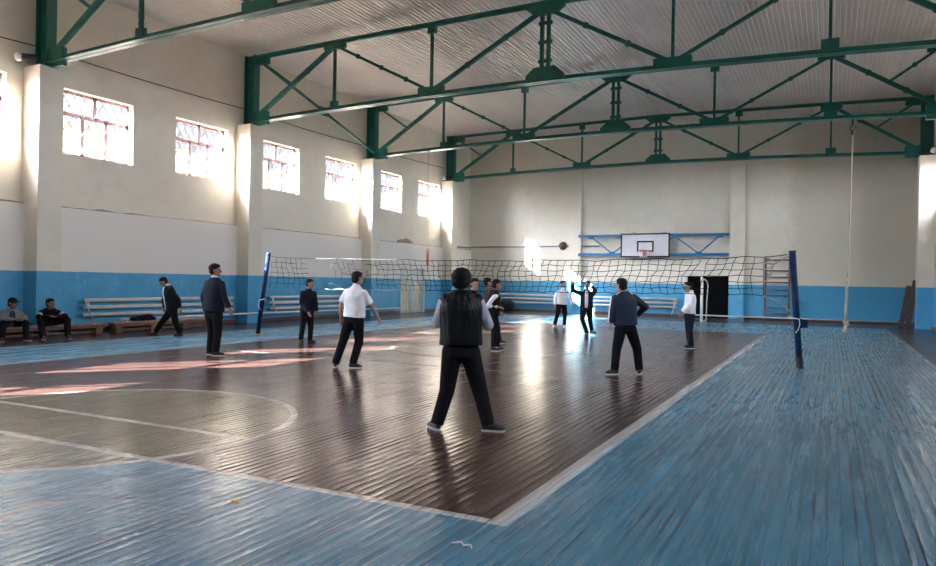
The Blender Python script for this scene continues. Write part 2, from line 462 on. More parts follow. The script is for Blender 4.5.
def side_wall(name, up, low, out, wins, door=None):
    b = MB()
    x0, x1 = min(up, out), max(up, out)
    y0, y1 = Y_NEAR, Y_FAR
    b.box(x0, x1, y0, y1, LEDGE, WZ0); b.box(x0, x1, y0, y1, WZ1, Z_EAVE+.15)
    e = y0
    for c in sorted(wins):
        b.box(x0, x1, e, c-WHW, WZ0, WZ1); e = c+WHW
    b.box(x0, x1, e, y1, WZ0, WZ1)
    x0, x1 = min(low, out), max(low, out)
    if door:
        b.box(x0, x1, y0, door[0], 0, LEDGE); b.box(x0, x1, door[1], y1, 0, LEDGE); b.box(x0, x1, door[0], door[1], door[2], LEDGE)
    else: b.box(x0, x1, y0, y1, 0, LEDGE)
    return struct(b, name, M['wall'])
side_wall('wall_left', XL_UP, XL_LOW, XL_OUT, LEFT_WIN, (30.0, 32.3, 2.3))
side_wall('wall_right', XR_UP, XR_LOW, XR_OUT, RIGHT_WIN)
DX0, DX1, DZ = -6.62, -4.46, 2.12
b = MB()
b.box(XL_OUT, DX0, Y_FAR, Y_FAR+.4, 0, Z_RIDGE+.3); b.box(DX1, XR_OUT, Y_FAR, Y_FAR+.4, 0, Z_RIDGE+.3); b.box(DX0, DX1, Y_FAR, Y_FAR+.4, DZ, Z_RIDGE+.3)
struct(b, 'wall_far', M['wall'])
b = MB(); b.box(XL_OUT, XR_OUT, Y_NEAR-.4, Y_NEAR, 0, Z_RIDGE+.3); struct(b, 'wall_near', M['wall'])
# the unlit room behind the far doorway
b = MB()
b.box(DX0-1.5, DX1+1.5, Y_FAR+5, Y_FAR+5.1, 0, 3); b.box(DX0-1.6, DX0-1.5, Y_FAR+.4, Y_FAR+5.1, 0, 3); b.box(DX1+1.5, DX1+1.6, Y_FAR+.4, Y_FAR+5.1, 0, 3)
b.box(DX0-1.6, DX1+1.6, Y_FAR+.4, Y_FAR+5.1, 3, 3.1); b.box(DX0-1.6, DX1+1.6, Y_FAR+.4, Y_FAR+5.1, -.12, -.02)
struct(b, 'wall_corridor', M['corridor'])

# corrugated sheet ceiling, a shallow gable
b = MB()
per = .152; n = int((XR_OUT-XL_OUT)/per); prof = []
def zc(x): return Z_RIDGE - (Z_RIDGE-Z_EAVE)*abs(x-XC)/11.4
for i in range(n+1):
    x = XL_OUT + i*per
    for dx, dz in ((0, 0), (.045, 0), (.062, .045), (.132, .045)):
        if x+dx <= XR_OUT: prof.append((x+dx, zc(x+dx)+dz))
ys = [Y_NEAR-.4, Y_FAR+.4]
vs = [(x, y, z+t) for t in (0, .02) for y in ys for x, z in prof]; m_ = len(prof); fs = []
for i in range(m_-1):
    fs.append((i, i+1, m_+i+1, m_+i)); fs.append((2*m_+i+1, 2*m_+i, 3*m_+i, 3*m_+i+1))
b.add(vs, fs)
struct(b, 'ceiling', M['ceiling'])
b = MB(); b.box(XL_OUT-.3, XR_OUT+.3, Y_NEAR-.6, Y_FAR+.6, Z_RIDGE+.35, Z_RIDGE+.45)
struct(b, 'roof', M['metal'])
b = MB()
b.box(XL_OUT-.0, XL_UP-.02, Y_NEAR, Y_FAR, Z_EAVE+.15, Z_RIDGE+.36); b.box(XR_UP+.02, XR_OUT, Y_NEAR, Y_FAR, Z_EAVE+.15, Z_RIDGE+.36)
struct(b, 'trim_1', M['wall'])

# wall columns under the trusses
for xf, xb, sgn in ((-18.3, XL_UP, 1), (3.1, XR_UP, -1)):
    for y in PIL_Y:
        b = MB(); b.box(min(xf, xb-.02*sgn), max(xf, xb-.02*sgn), y-.33, y+.33, 0, 7.03)
        struct(b, 'pillar', M['wall'], bevel=.012)
for x0, x1 in ((-12.82, -12.12), (-4.53, -3.82)):
    b = MB(); b.box(x0, x1, Y_FAR-.22, Y_FAR+.02, 0, 7.72); struct(b, 'pillar', M['wall'], bevel=.012)
# skirting boards
segs = [Y_NEAR] + [v for y in PIL_Y for v in (y-.33, y+.33)] + [Y_FAR]
b = MB()
for i in range(0, len(segs), 2):
    a0, a1 = segs[i], segs[i+1]
    if i == len(segs)-1: continue
    if a0 < 30 < a1: a1 = 30.0
    b.box(XL_LOW-.005, XL_LOW+.025, a0, a1, 0, .13)
b.box(XL_LOW-.005, XL_LOW+.025, 32.3, 34.2, 0, .13); b.box(XL_LOW-.005, XL_LOW+.025, 34.87, Y_FAR, 0, .13)
struct(b, 'baseboard_left', M['skirting'])
b = MB()
for a0, a1 in ((XL_LOW, -12.82), (-12.12, DX0), (-3.82, XR_LOW)): b.box(a0, a1, Y_FAR-.03, Y_FAR+.005, 0, .13)
struct(b, 'baseboard_far', M['skirting'])
b = MB()
for i in range(0, len(segs), 2): b.box(XR_LOW-.025, XR_LOW+.005, segs[i], segs[i+1], 0, .13)
struct(b, 'baseboard_right', M['skirting'])

# ------------------------------------------------------------------ windows
def make_window(idx, xin, xout, yc, first=[None]):
    s = 1 if xin > xout else -1                      # s = direction into the room along x
    name = 'window_%d' % idx
    root = struct_empty(name, (xout, yc, WZ0))
    xf = xout + s*.16; W, H = WHW*2, WZ1-WZ0; y0, y1 = yc-WHW, yc+WHW
    xa, xb = min(xf-.018, xf+.018), max(xf-.018, xf+.018)
    f = MB(); t = .09
    f.box(xa, xb, y0, y0+t, WZ0, WZ1); f.box(xa, xb, y1-t, y1, WZ0, WZ1)
    f.box(xa, xb, y0, y1, WZ0, WZ0+t); f.box(xa, xb, y0, y1, WZ1-t, WZ1)
    zt = WZ0+H*.64
    f.box(xa, xb, y0, y1, zt-.06, zt+.06)
    for k in (1, 2): f.box(xa, xb, y0+W*k/3-.065, y0+W*k/3+.065, WZ0, zt)
    f.box(xa, xb, yc-.06, yc+.06, zt, WZ1)
    f.build('frame', M['wframe'], root)
    p = MB(); p.box(xf-.004, xf+.004, y0+.01, y1-.01, WZ0+.01, WZ1-.01); p.build('pane', M['glass'], root)
    g = MB(); xg = xf + s*.10; dy, dz = .30, .46; r = .013
    k0 = -int(H/dz*dy/dy*3)-8
    for k in range(-8, 16):
        for sg in (1, -1):
            # the diagonal y = y0 + k*dy + sg*(z-WZ0)*dy/dz clipped to the opening
            pts = []
            ys_ = y0 + k*dy if sg > 0 else y0 + k*dy
            za, zb = 0.0, H
            sl = sg*dy/dz
            lo, hi = (y0-ys_)/sl, (y1-ys_)/sl
            if lo > hi: lo, hi = hi, lo
            za, zb = max(za, lo), min(zb, hi)
            if zb-za > .05: g.tube([(xg, ys_+sl*za, WZ0+za), (xg, ys_+sl*zb, WZ0+zb)], r, 4)
    g.build('grille', M['grille'], root)
    return root
i = 1
for y in LEFT_WIN: make_window(i, XL_UP, XL_OUT, y); i += 1
for y in RIGHT_WIN: make_window(i, XR_UP, XR_OUT, y); i += 1
for x, rot, ws in ((XL_OUT-.02, -PI/2, LEFT_WIN), (XR_OUT+.02, PI/2, RIGHT_WIN)):
    for y in ws:                                     # sky portals: guide the sky's own light through the openings, give none themselves
        ld = bpy.data.lights.new('window_portal', 'AREA'); ld.shape = 'RECTANGLE'; ld.size = WZ1-WZ0; ld.size_y = WHW*2
        ld.cycles.is_portal = True
        lo = bpy.data.objects.new('window_portal', ld); COL.objects.link(lo)
        lo.location = (x, y, (WZ0+WZ1)/2); lo.rotation_euler = (0, rot, 0)

# ------------------------------------------------------------------ doors
d = struct_empty('door_1', (XL_LOW, 31.15, 0))
b = MB(); X0 = XL_LOW-.16
b.box(X0-.05, X0, 30.0, 32.3, 0, 2.3); b.build('panel', M['door_cream'], d)
b = MB()
for y0, y1 in ((30.0, 30.12), (32.18, 32.3)): b.box(XL_LOW-.1, XL_LOW+.03, y0, y1, 0, 2.3)
b.box(XL_LOW-.1, XL_LOW+.03, 30.0, 32.3, 2.2, 2.3); b.box(XL_LOW-.1, XL_LOW+.02, 30.0, 32.3, 1.72, 1.84)
b.build('frame', M['door_grey'], d)
b = MB()
for y0, y1 in ((30.14, 31.12), (31.18, 32.16)):
    for yy in (y0, y1-.07): b.box(XL_LOW-.09, XL_LOW-.03, yy, yy+.07, .03, 1.72)
    b.box(XL_LOW-.09, XL_LOW-.03, y0, y1, .03, .12); b.box(XL_LOW-.09, XL_LOW-.03, y0, y1, 1.63, 1.72)
    for k in range(1, 4): b.box(XL_LOW-.075, XL_LOW-.045, y0+k*.245-.009, y0+k*.245+.009, .1, 1.7)
    for k in range(1, 8): b.box(XL_LOW-.075, XL_LOW-.045, y0, y1, .1+k*.2-.012, .1+k*.2+.012)
for k in range(1, 8): b.box(XL_LOW-.075, XL_LOW-.045, 30.1+k*.27-.012, 30.1+k*.27+.012, 1.84, 2.2)
b.box(XL_LOW-.075, XL_LOW-.045, 30.1, 32.2, 2.0, 2.03)
b.build('lattice_leaf', M['door_grey'], d)
d = struct_empty('door_2', ((DX0+DX1)/2, Y_FAR, 0))
b = MB()
b.box(DX0-.04, DX0+.06, Y_FAR-.03, Y_FAR+.3, 0, DZ+.04); b.box(DX1-.03, DX1, Y_FAR-.01, Y_FAR+.3, 0, DZ); b.box(DX0-.04, DX1, Y_FAR-.01, Y_FAR+.3, DZ-.03, DZ+.02)
b.build('frame', M['pipe'], d)
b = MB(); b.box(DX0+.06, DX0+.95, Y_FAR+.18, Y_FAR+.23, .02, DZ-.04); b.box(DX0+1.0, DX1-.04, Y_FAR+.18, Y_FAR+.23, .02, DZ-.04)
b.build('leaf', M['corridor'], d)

# ------------------------------------------------------------------ neighbouring house outside the left windows
hb = thing('house', (-52, 40, -.16), 'yellow house beyond the left windows', 'house')
b = MB(); b.box(-58, -46, -2, 95, -.16, 11.6); b.build('wall', M['facade'], hb)
b = MB(); b.add([(-58.5,-2.5,11.6),(-45.5,-2.5,11.6),(-45.5,95.5,11.6),(-58.5,95.5,11.6),(-52,-2.5,13.0),(-52,95.5,13.0)], [(3,2,1,0),(0,1,4),(2,3,5),(1,2,5,4),(3,0,4,5)])
b.build('house_roof', M['plaster_broken'], hb)

# ------------------------------------------------------------------ roof trusses
XN = [-18.5, -14.93, -11.2, -7.45, -3.85, -.12, 3.3]
ZB = [7.19, 7.31, 7.40, 7.44, 7.40, 7.31, 7.19]
ZT = [9.42, 9.50, 9.56, 9.62, 9.56, 9.50, 9.42]
def make_truss(y, label):
    g = M['green']
    T = thing('roof_truss', (XC, y, 7.03), label, 'roof truss', 'green steel roof trusses')
    for x in (XN[0]-.08, XN[-1]+.08):
        b = MB(); s = 1 if x < XC else -1
        b.box(x-.21, x+.21, y-.015, y+.015, 7.06, 9.52)
        b.box(x-.23, x-.195, y-.14, y+.14, 7.06, 9.52); b.box(x+.195, x+.23, y-.14, y+.14, 7.06, 9.52)
        b.box(x-.27, x+.27, y-.16, y+.16, 7.03, 7.07)
        b.build('post', g, T)
    b = MB()
    for i in range(6):
        p0 = Vector((XN[i], y, ZB[i])); p1 = Vector((XN[i+1], y, ZB[i+1]))
        for s in (1, -1):
            b.bar(p0+Vector((0, s*.082, -.06)), p1+Vector((0, s*.082, -.06)), .135, .022)
            b.bar(p0+Vector((0, s*.025, 0)), p1+Vector((0, s*.025, 0)), .022, .14)
        for k in range(1, 5):
            q = p0.lerp(p1, k/5); b.box(q.x-.06, q.x+.06, y-.05, y+.05, q.z-.05, q.z+.05)
    b.build('bottom_chord', g, T)
    b = MB()
    for i in range(6):
        p0 = Vector((XN[i], y, ZT[i])); p1 = Vector((XN[i+1], y, ZT[i+1]))
        for s in (1, -1):
            b.bar(p0+Vector((0, s*.07, .05)), p1+Vector((0, s*.07, .05)), .115, .022)
            b.bar(p0+Vector((0, s*.025, 0)), p1+Vector((0, s*.025, 0)), .022, .12)
    b.build('top_chord', g, T)
    def member(p0, p1, w, name, n=3):
        b = MB(); p0 = Vector((p0[0], y, p0[1])); p1 = Vector((p1[0], y, p1[1]))
        for s in (1, -1): b.bar(p0+Vector((0, s*.03, 0)), p1+Vector((0, s*.03, 0)), .035, w, (0,1,0) if False else (0,0,1)) if abs((p1-p0).normalized().z) < .95 else b.bar(p0+Vector((0, s*.03, 0)), p1+Vector((0, s*.03, 0)), w, .035, (0,1,0))
        d = (p1-p0).normalized(); pn = Vector((-d.z, 0, d.x))
        for k in range(1, n+1):
            q = p0.lerp(p1, k/(n+1)); b.bar(q-d*.055, q+d*.055, w+.07 if abs(d.z) < .95 else .03, .03 if abs(d.z) < .95 else w+.08, (0,1,0))
        b.build(name, g, T)
    gz = .1
    member((XN[0]+.15, ZB[0]+.12), (XN[1], ZT[1]-.08), .15, 'diagonal', 2)
    member((XN[1], ZT[1]-.08), (XN[2], ZB[2]+gz), .085, 'diagonal')
    member((XN[2], ZB[2]+gz), (XN[3], ZT[3]-.12), .12, 'diagonal', 2)
    member((XN[3], ZT[3]-.12), (XN[4], ZB[4]+gz), .105, 'diagonal', 2)
    member((XN[4], ZB[4]+gz), (XN[5], ZT[5]-.1), .085, 'diagonal', 2)
    member((XN[5], ZT[5]-.1), (XN[6]-.15, ZB[6]+.12), .13, 'diagonal', 2)
    member((XN[0]+.3, ZT[0]-.12), (XN[0]+1.75, 8.32), .075, 'strut', 0)
    member((XN[6]-.3, ZT[6]-.12), (XN[6]-1.75, 8.32), .075, 'strut', 1)
    for i in (1, 2, 4, 5): member((XN[i], ZB[i]), (XN[i], ZT[i]), .075, 'vertical')
    b = MB()
    for s in (1, -1): b.box(XN[3]+s*.1-.05, XN[3]+s*.1+.05, y-.05, y+.05, ZB[3], ZT[3])
    for k in range(1, 4):
        z = ZB[3]+(ZT[3]-ZB[3])*k/4; b.box(XN[3]-.21, XN[3]+.21, y-.02, y+.02, z-.05, z+.05)
    b.build('vertical', g, T)
    def gus(pts):
        b = MB(); b.poly([(x, y, z) for x, z in pts], (0, 1, 0), .13); b.build('gusset_plate', g, T)
    def rectg(x, z, w, h): gus([(x-w, z-h), (x+w, z-h), (x+w, z+h), (x-w, z+h)])
    def trap(x, z, w, h, up):
        s = 1 if up else -1
        gus([(x-w, z), (x+w, z), (x+w, z+s*h*.45), (x+w*.55, z+s*h), (x-w*.55, z+s*h), (x-w, z+s*h*.45)])
    for x, s in ((XN[0], 1), (XN[-1], -1)):
        rectg(x+s*.42, 7.25, .28, .24); rectg(x+s*.40, 9.33, .30, .17)
    rectg(XN[1], ZT[1]-.08, .42, .13); rectg(XN[5], ZT[5]-.1, .42, .12)
    rectg(XN[2], ZB[2]+.1, .45, .14); rectg(XN[4], ZB[4]+.1, .5, .14)
    trap(XN[3], ZB[3]-.05, .58, .42, True); trap(XN[3], ZT[3]+.05, .58, .36, False)
    rectg(XN[1], ZB[1]+.12, .13, .13); rectg(XN[5], ZB[5]+.16, .2, .14)
    rectg(XN[2], ZT[2]-.14, .14, .12); rectg(XN[4], ZT[4]-.14, .15, .12)
    return T
TR = make_truss(11.88, 'green roof truss over the seated boys, only its left end in view')
copy_tree(TR, (XC, 19.42, 7.03), 'green roof truss second from the front, its bottom chord crossing the whole view')
copy_tree(TR, (XC, 27.0, 7.03), 'green roof truss carrying the two hanging ropes')
copy_tree(TR, (XC, 34.54, 7.03), 'green roof truss standing closest to the far wall')
# cross brace along the left wall between two trusses
B = thing('cross_brace', (-18.35, 23.2, 8.3), 'thin green X brace between the second and third roof trusses by the left wall', 'brace')
mid = Vector((-18.35, 23.2, 8.35))
for p in ((-18.35, 19.6, 9.35), (-18.35, 26.8, 9.35), (-18.35, 19.6, 7.3), (-18.35, 26.8, 7.3)):
    b = MB(); b.bar(p, mid, .08, .08, (1, 0, 0)); b.build('brace_bar', M['green'], B)
b = MB(); b.box(-18.39, -18.31, 23.2-.3, 23.2+.3, 8.35-.16, 8.35+.16); b.build('gusset_plate', M['green'], B)

# flood lamps beside three truss ends
def flood(x, y, z, s, label):
    T = thing('floodlight', (x, y, z), label, 'lamp', 'small wall floodlights')
    b = MB(); b.tube([(x-s*.3, y-.30, z+.0), (x-s*.28, y-.12, z), (x, y-.05, z-.02)], [.09, .12, .11], 12); b.build('housing', M['black'], T, smooth=True)
    b = MB(); b.ell((x-s*.33, y-.33, z), (1,0,0), (0,1,0), (0,0,1), .1, .1, .12); b.build('lamp_glass', M['lamp'], T, smooth=True)
    b = MB(); b.bar((x-s*.1, y-.16, z), (x-s*.1, y-.0, z-.1), .05, .03); b.build('bracket', M['metal'], T)
flood(-18.34, 11.55, 7.17, 1, 'small floodlight at the left end of the truss over the seated boys')
flood(-18.34, 34.25, 7.17, 1, 'small floodlight at the left end of the truss closest to the far wall')
flood(3.2, 34.25, 7.17, -1, 'small metal floodlight on top of the right column')

# black cable looped along the left wall
pts = []
for (y0, z0), (y1, z1), sag in (((9, 7.62), (11.78, 7.66), .03), ((11.78, 7.66), (19.3, 7.68), .05), ((19.3, 7.68), (26.9, 7.68), .06), ((26.9, 7.68), (34.4, 7.78), .03)):
    for k in range(9):
        t = k/8; pts.append((-18.97, y0+(y1-y0)*t, z0+(z1-z0)*t - sag*4*t*(1-t)))
b = MB(); b.tube(pts, .014, 5)
tag(b.build('cable', M['cord'], org=(-18.97, 20, 7.6)), 'black cable running high along the left wall above the windows', 'cable')

# ------------------------------------------------------------------ pipes and heating registers
b = MB(); b.tube([(-18.97, 34.95, 3.55), (-18.9, 37.55, 3.6), (-18.7, 37.62, 3.63), (-11.1, 37.6, 3.64)], .035, 8)
tag(b.build('wall_pipe', M['metal'], org=(-15, 37.6, 3.6), smooth=True), 'thin horizontal grey pipe high on the far wall behind the flying ball', 'pipe')
def register(p0, p1, zs, off, zsup, label, stubs):
    p0 = Vector(p0); p1 = Vector(p1); T = thing('pipe_radiator', (*(p0.lerp(p1, .5)).xy, 0), label, 'radiator', 'white pipe radiators along the walls')
    d = (p1-p0).normalized(); off = Vector(off)
    for z in zs:
        b = MB(); b.tube([p0+Vector((0,0,z)), p1+Vector((0,0,z))], .055, 12); b.build('pipe', M['pipe'], T, smooth=True)
    b = MB()
    for q, s in ((p0, 1), (p1, -1)):
        b.tube([q+d*.14*s+Vector((0,0,zs[-1])), q+d*.14*s+Vector((0,0,zs[0]))], .03, 8)
    b.build('riser', M['pipe'], T, smooth=True)
    b = MB()
    q = p0 if stubs == 0 else p1; s = 1 if stubs == 0 else -1
    b.tube([q+Vector((0,0,zs[0]))+off*.07, q+d*.05*s+Vector((0,0,zs[1]))+off*.09, q+d*.26*s+Vector((0,0,zsup))+off*.07], .022, 8)
    b.build('feed_pipe', M['pipe'], T, smooth=True)
    b = MB()
    L = (p1-p0).length
    for k in range(3):
        q = p0 + d*(L*(k+.5)/3)
        for z in zs: b.bar(q+Vector((0,0,z)), q-off*.2+Vector((0,0,z)), .03, .03)
    b.build('bracket', M['metal'], T)
register((-18.62, 13.1, 0), (-18.62, 18.7, 0), (.90, .70, .49), (1,0,0), .32, 'white pipe radiator on the left wall behind the walking boy', 0)
register((-18.62, 20.6, 0), (-18.62, 26.3, 0), (.90, .69, .48), (1,0,0), .32, 'white pipe radiator on the left wall behind the boy with clasped hands', 0)
register((-17.6, 37.48, 0), (-12.95, 37.48, 0), (.93, .72, .50), (0,-1,0), .22, 'white pipe radiator on the far wall left of the pilaster', 0)
register((-11.95, 37.48, 0), (-7.0, 37.48, 0), (.91, .70, .49), (0,-1,0), .12, 'white pipe radiator on the far wall under the backboard', 1)
b = MB(); b.tube([(-18.25, 14.0, .34), (-18.23, 19.4, .36), (-18.24, 27, .32), (-18.25, 29.6, .30)], .03, 8)
tag(b.build('supply_pipe', M['pipe'], org=(-18.25, 20, .3), smooth=True), 'long low white pipe along the foot of the left wall', 'pipe')
b = MB(); b.tube([(-6.9, 37.42, .14), (-4.6, 37.42, .13), (3.0, 37.42, .12)], .035, 8)
tag(b.build('supply_pipe', M['pipe'], org=(0, 37.42, .1), smooth=True), 'long low white pipe along the foot of the far wall past the wall ladder', 'pipe')

# ------------------------------------------------------------------ backboard and its frame
T = thing('backboard_frame', (-8.38, 37.3, 3.1), 'bright blue steel lattice frame carrying the basketball backboard on the far wall', 'frame')
Yb = 37.34
for z in (3.17, 4.16):
    b = MB(); b.box(-12.22, -4.52, Yb-.05, Yb+.05, z-.065, z+.065); b.build('rail', M['blue_steel'], T)
nodes = [(-11.5, 4.1), (-10.35, 3.22), (-9.2, 4.1), (-8.4, 3.22), (-7.15, 4.1), (-5.95, 3.22), (-4.95, 4.1)]
for a, c in zip(nodes, nodes[1:]):
    b = MB(); b.bar((a[0], Yb, a[1]), (c[0], Yb, c[1]), .05, .06); b.build('web_bar', M['blue_steel'], T)
for x, z in nodes:
    b = MB(); b.box(x-.16, x+.16, Yb-.06, Yb-.04, z-.1, z+.1); b.build('gusset_plate', M['blue_steel'], T)
b = MB()
for x in (-12.0, -8.4, -4.8):
    for z in (3.17, 4.16): b.box(x-.04, x+.04, Yb+.04, Y_FAR+.01, z-.04, z+.04)
b.build('wall_bracket', M['blue_steel'], T)
T = thing('basketball_backboard', (-8.6, 37.2, 3.05), 'white basketball backboard with black border on the far wall', 'backboard')
b = MB(); b.box(-9.82, -7.4, 37.2, 37.24, 3.06, 4.22); b.build('board', M['white'], T)
b = MB()
for x0, x1, z0, z1 in ((-9.87, -9.80, 3.02, 4.26), (-7.42, -7.35, 3.02, 4.26), (-9.87, -7.35, 3.02, 3.09), (-9.87, -7.35, 4.19, 4.26)): b.box(x0, x1, 37.17, 37.25, z0, z1)
b.build('border', M['black'], T)
b = MB()
for x0, x1, z0, z1 in ((-9.02, -8.94, 3.33, 3.87), (-8.24, -8.16, 3.33, 3.87), (-9.02, -8.16, 3.79, 3.87), (-9.02, -8.16, 3.31, 3.38)): b.box(x0, x1, 37.185, 37.202, z0, z1)
b.build('target_square', M['black'], T)
b = MB(); cx, cy, cz, r = -8.60, 36.86, 3.36, .28
b.tube([(cx+r*math.cos(2*PI*k/28), cy+r*math.sin(2*PI*k/28), cz) for k in range(29)], .016, 6)
rim = b.build('rim', M['red'], T, smooth=True)
b = MB(); b.box(-8.69, -8.51, 37.05, 37.2, 3.08, 3.40); b.bar((-8.6, 37.15, 3.36), (-8.6, 37.1, 3.36), .2, .04); b.build('rim_bracket', M['red'], T)
b = MB()
for k in range(12):
    a0 = 2*PI*k/12
    for s in (1, -1):
        b.tube([(cx+(r-.11*t)*math.cos(a0+s*t*.52), cy+(r-.11*t)*math.sin(a0+s*t*.52), cz-.36*t) for t in (0, .33, .66, 1)], .006, 4)
b.build('hoop_net', M['net_white'], rim)
b = MB(); b.ell((-9.2, 37.2, 4.27), (1,0,0), (0,1,0), (0,0,1), .09, .05, .05); b.ell((-7.65, 37.2, 4.27), (1,0,0), (0,1,0), (0,0,1), .1, .05, .05); b.build('clamp', M['metal'], T, smooth=True)

# ------------------------------------------------------------------ wall ladder, goal post, leaning boards
T = thing('wall_ladder', (-2.32, 37.5, .15), 'brown wooden wall ladder fixed to the far wall by the right net post', 'ladder')
for x in (-2.84, -1.78):
    b = MB(); b.box(x-.05, x+.05, 37.38, 37.52, .2, 3.08); b.build('side_rail', M['ladder'], T, bevel=.008)
for z in (.33, .62, 1.19, 1.47, 1.82, 2.08, 2.38, 2.9):
    b = MB(); b.tube([(-2.84, 37.45, z), (-1.78, 37.45, z)], .03, 8); b.build('rung', M['ladder'], T, smooth=True)
b = MB()
for x in (-2.75, -1.87):
    b.box(x-.05, x+.05, 37.5, Y_FAR+.01, 2.15, 2.27); b.box(x-.05, x+.05, 37.5, Y_FAR+.01, .5, .58)
b.build('wall_bracket', M['metal'], T)
T = thing('goal_post', (-5.13, 33.2, 0), 'white handball goal post with bent back stay in front of the dark doorway', 'goal post')
b = MB(); b.tube([(-5.13, 33.2, 0), (-5.13, 33.2, 2.02)], .06, 12); b.build('upright', M['pipe'], T, smooth=True)
b = MB(); b.tube([(-5.13, 33.2, 1.90), (-5.03, 33.35, 1.89), (-4.95, 33.5, 1.78), (-4.93, 33.58, 1.6), (-4.97, 33.62, 1.0), (-5.0, 33.65, .03)], .022, 8); b.build('back_stay', M['pipe'], T, smooth=True)
b = MB(); b.tube([(-5.13, 33.2, .035), (-5.0, 33.65, .035)], .03, 8); b.build('ground_rail', M['pipe'], T, smooth=True)
for k, (x, w, lab) in enumerate(((2.72, .2, 'dark weathered board leaning on the far wall, left of the leaning pair'), (2.98, .24, 'dark weathered board leaning on the far wall beside the right column'))):
    b = MB(); b.bar((x, 36.35+.1*k, .0), (x+.38, 37.62, 1.75+.25*k), w, .05, (0, -1, .4))
    o = b.build('board', M['wood_dark'], org=(x, 36.4, 0), bevel=.006)
    tag(o, lab, 'board', 'leaning boards')

# ------------------------------------------------------------------ benches
def bench(y0, y1, label):
    T = thing('gym_bench', (-18.02, (y0+y1)/2, 0), label, 'bench', 'low wooden gym benches')
    b = MB(); b.box(-18.19, -17.86, y0, y1, .25, .295); b.build('seat', M['bench_top'], T, bevel=.008)
    b = MB(); b.box(-17.93, -17.88, y0+.05, y1-.05, .17, .25); b.box(-18.17, -18.12, y0+.05, y1-.05, .17, .25); b.build('apron', M['wood'], T)
    n = max(2, round((y1-y0)/1.5)+1)
    for k in range(n):
        y = y0+.2 + (y1-y0-.4)*k/(n-1)
        b = MB(); b.box(-18.16, -17.9, y-.10, y+.10, 0, .25); b.build('leg', M['wood'], T)
    b = MB(); b.box(-18.06, -17.98, y0+.2, y1-.2, .04, .09); b.build('stretcher', M['wood'], T)
bench(8.2, 13.28, 'low wooden bench with the two seated boys on it')
bench(13.5, 17.4, 'low wooden bench behind the walking boy')
T = thing('jacket', (-18.0, 14.55, .295), 'dark folded jacket left on the low bench behind the walking boy', 'jacket')
b = MB()
for k in range(9):
    a = random.random(); b.ell((-18.0+random.uniform(-.06, .06), 14.2+.75*a, .365+random.uniform(-.01, .04)*(1+a)), (1,0,0), (0,1,0), (0,0,1), random.uniform(.1, .15), random.uniform(.12, .2), random.uniform(.045, .06))
b.box(-18.12, -17.9, 14.2, 14.95, .31, .34)
voxel(b, 'cloth', M['c_black'], T, .02, 4)
T = thing('sports_bag', (-15.9, 36.3, 0), 'black bag in front of the far wall radiator, beside the boys by the net', 'bag')
b = MB(); b.loft([((-16.32+k*.165, 36.3, .31+.015*math.sin(k*2)), (0,1,0), .2*(1-.25*(abs(k-2.5)/2.5)**3), (0,0,1), .31*(1-.25*(abs(k-2.5)/2.5)**3)) for k in range(6)], 20, 2.8)
voxel(b, 'bag_body', M['bag'], T, .03, 3)
for s in (-.12, .12):
    b = MB(); b.tube([(-16.15, 36.3+s, .56), (-16.1, 36.3+s*1.5, .66), (-15.9, 36.3+s*1.5, .68), (-15.72, 36.3+s*1.5, .66), (-15.68, 36.3+s, .56)], .02, 6); b.build('bag_strap', M['bag'], T, smooth=True)
T = thing('broken_plaster', (-18.92, 30.4, 3.45), 'patch of broken brick and plaster on the left wall ledge above the lattice door', 'rubble')
b = MB()
for k in range(46):
    y = random.uniform(29.75, 31.1); h = .26*math.sin(PI*(y-29.6)/1.7)*random.random()
    b.ell((-18.94+random.uniform(0, .05), y, 3.50+h*.7), (1,0,0), (0,1,.2), (0,-.2,1), .035, random.uniform(.05, .12), random.uniform(.03, .05), 7, 5)
tag(b.build('rubble_pieces', M['plaster_broken'], T), kind='stuff')

# ------------------------------------------------------------------ ropes
T = thing('climbing_rope', (.45, 27.0, .12), 'pale climbing rope with knotted tail hanging from the truss at the right', 'rope')
b = MB(); b.tube([(.55, 27, 6.75), (.53, 27, 5), (.49, 27, 2.2), (.46, 27, 1.9)], .02, 8); b.build('rope_line', M['rope'], T, smooth=True)
b = MB(); b.tube([(.46, 27, 1.95), (.455, 27, 1.2), (.45, 27, .5)], [.035, .045, .045], 8)
for k in range(7): b.ell((.457-.001*k, 27, 1.8-.2*k), (1,0,0), (0,1,0), (0,0,1), .052, .052, .05, 10, 6)
b.build('rope_plait', M['rope'], T, smooth=True)
b = MB(); b.ell((.45, 27, .46), (1,0,0), (0,1,0), (0,0,1), .09, .09, .075); b.ell((.47, 27.02, .40), (1,0,0), (0,1,0), (0,0,1), .08, .08, .06); b.build('knot', M['rope'], T, smooth=True)
b = MB(); b.tube([(.45, 27, .40), (.44, 27, .25), (.42, 27, .12)], [.05, .075, .10], 10); b.build('tassel', M['rope'], T, smooth=True)
b = MB(); b.tube([(.55, 27, 7.24), (.55, 27, 7.0)], .03, 8)
b.tube([(.55+.07*math.cos(2*PI*k/14), 27, 6.92+.09*math.sin(2*PI*k/14)) for k in range(15)], .016, 6); b.tube([(.55, 27, 6.84), (.55, 27, 6.68)], .035, 8)
b.build('hook', M['black'], T, smooth=True)
T = thing('hanging_cord', (-15.62, 27.0, 2.05), 'thin cord with a red strip at its end hanging near the lattice door', 'cord')
b = MB(); b.tube([(-15.64, 27, 7.22), (-15.62, 27, 5), (-15.61, 27, 2.9)], .009, 6); b.build('cord_line', M['rope'], T)
b = MB(); b.box(-15.66, -15.57, 26.98, 27.02, 2.3, 3.0); b.tube([(-15.61, 27, 2.32), (-15.61, 27, 2.05)], .012, 6); b.build('red_strip', M['red'], T)
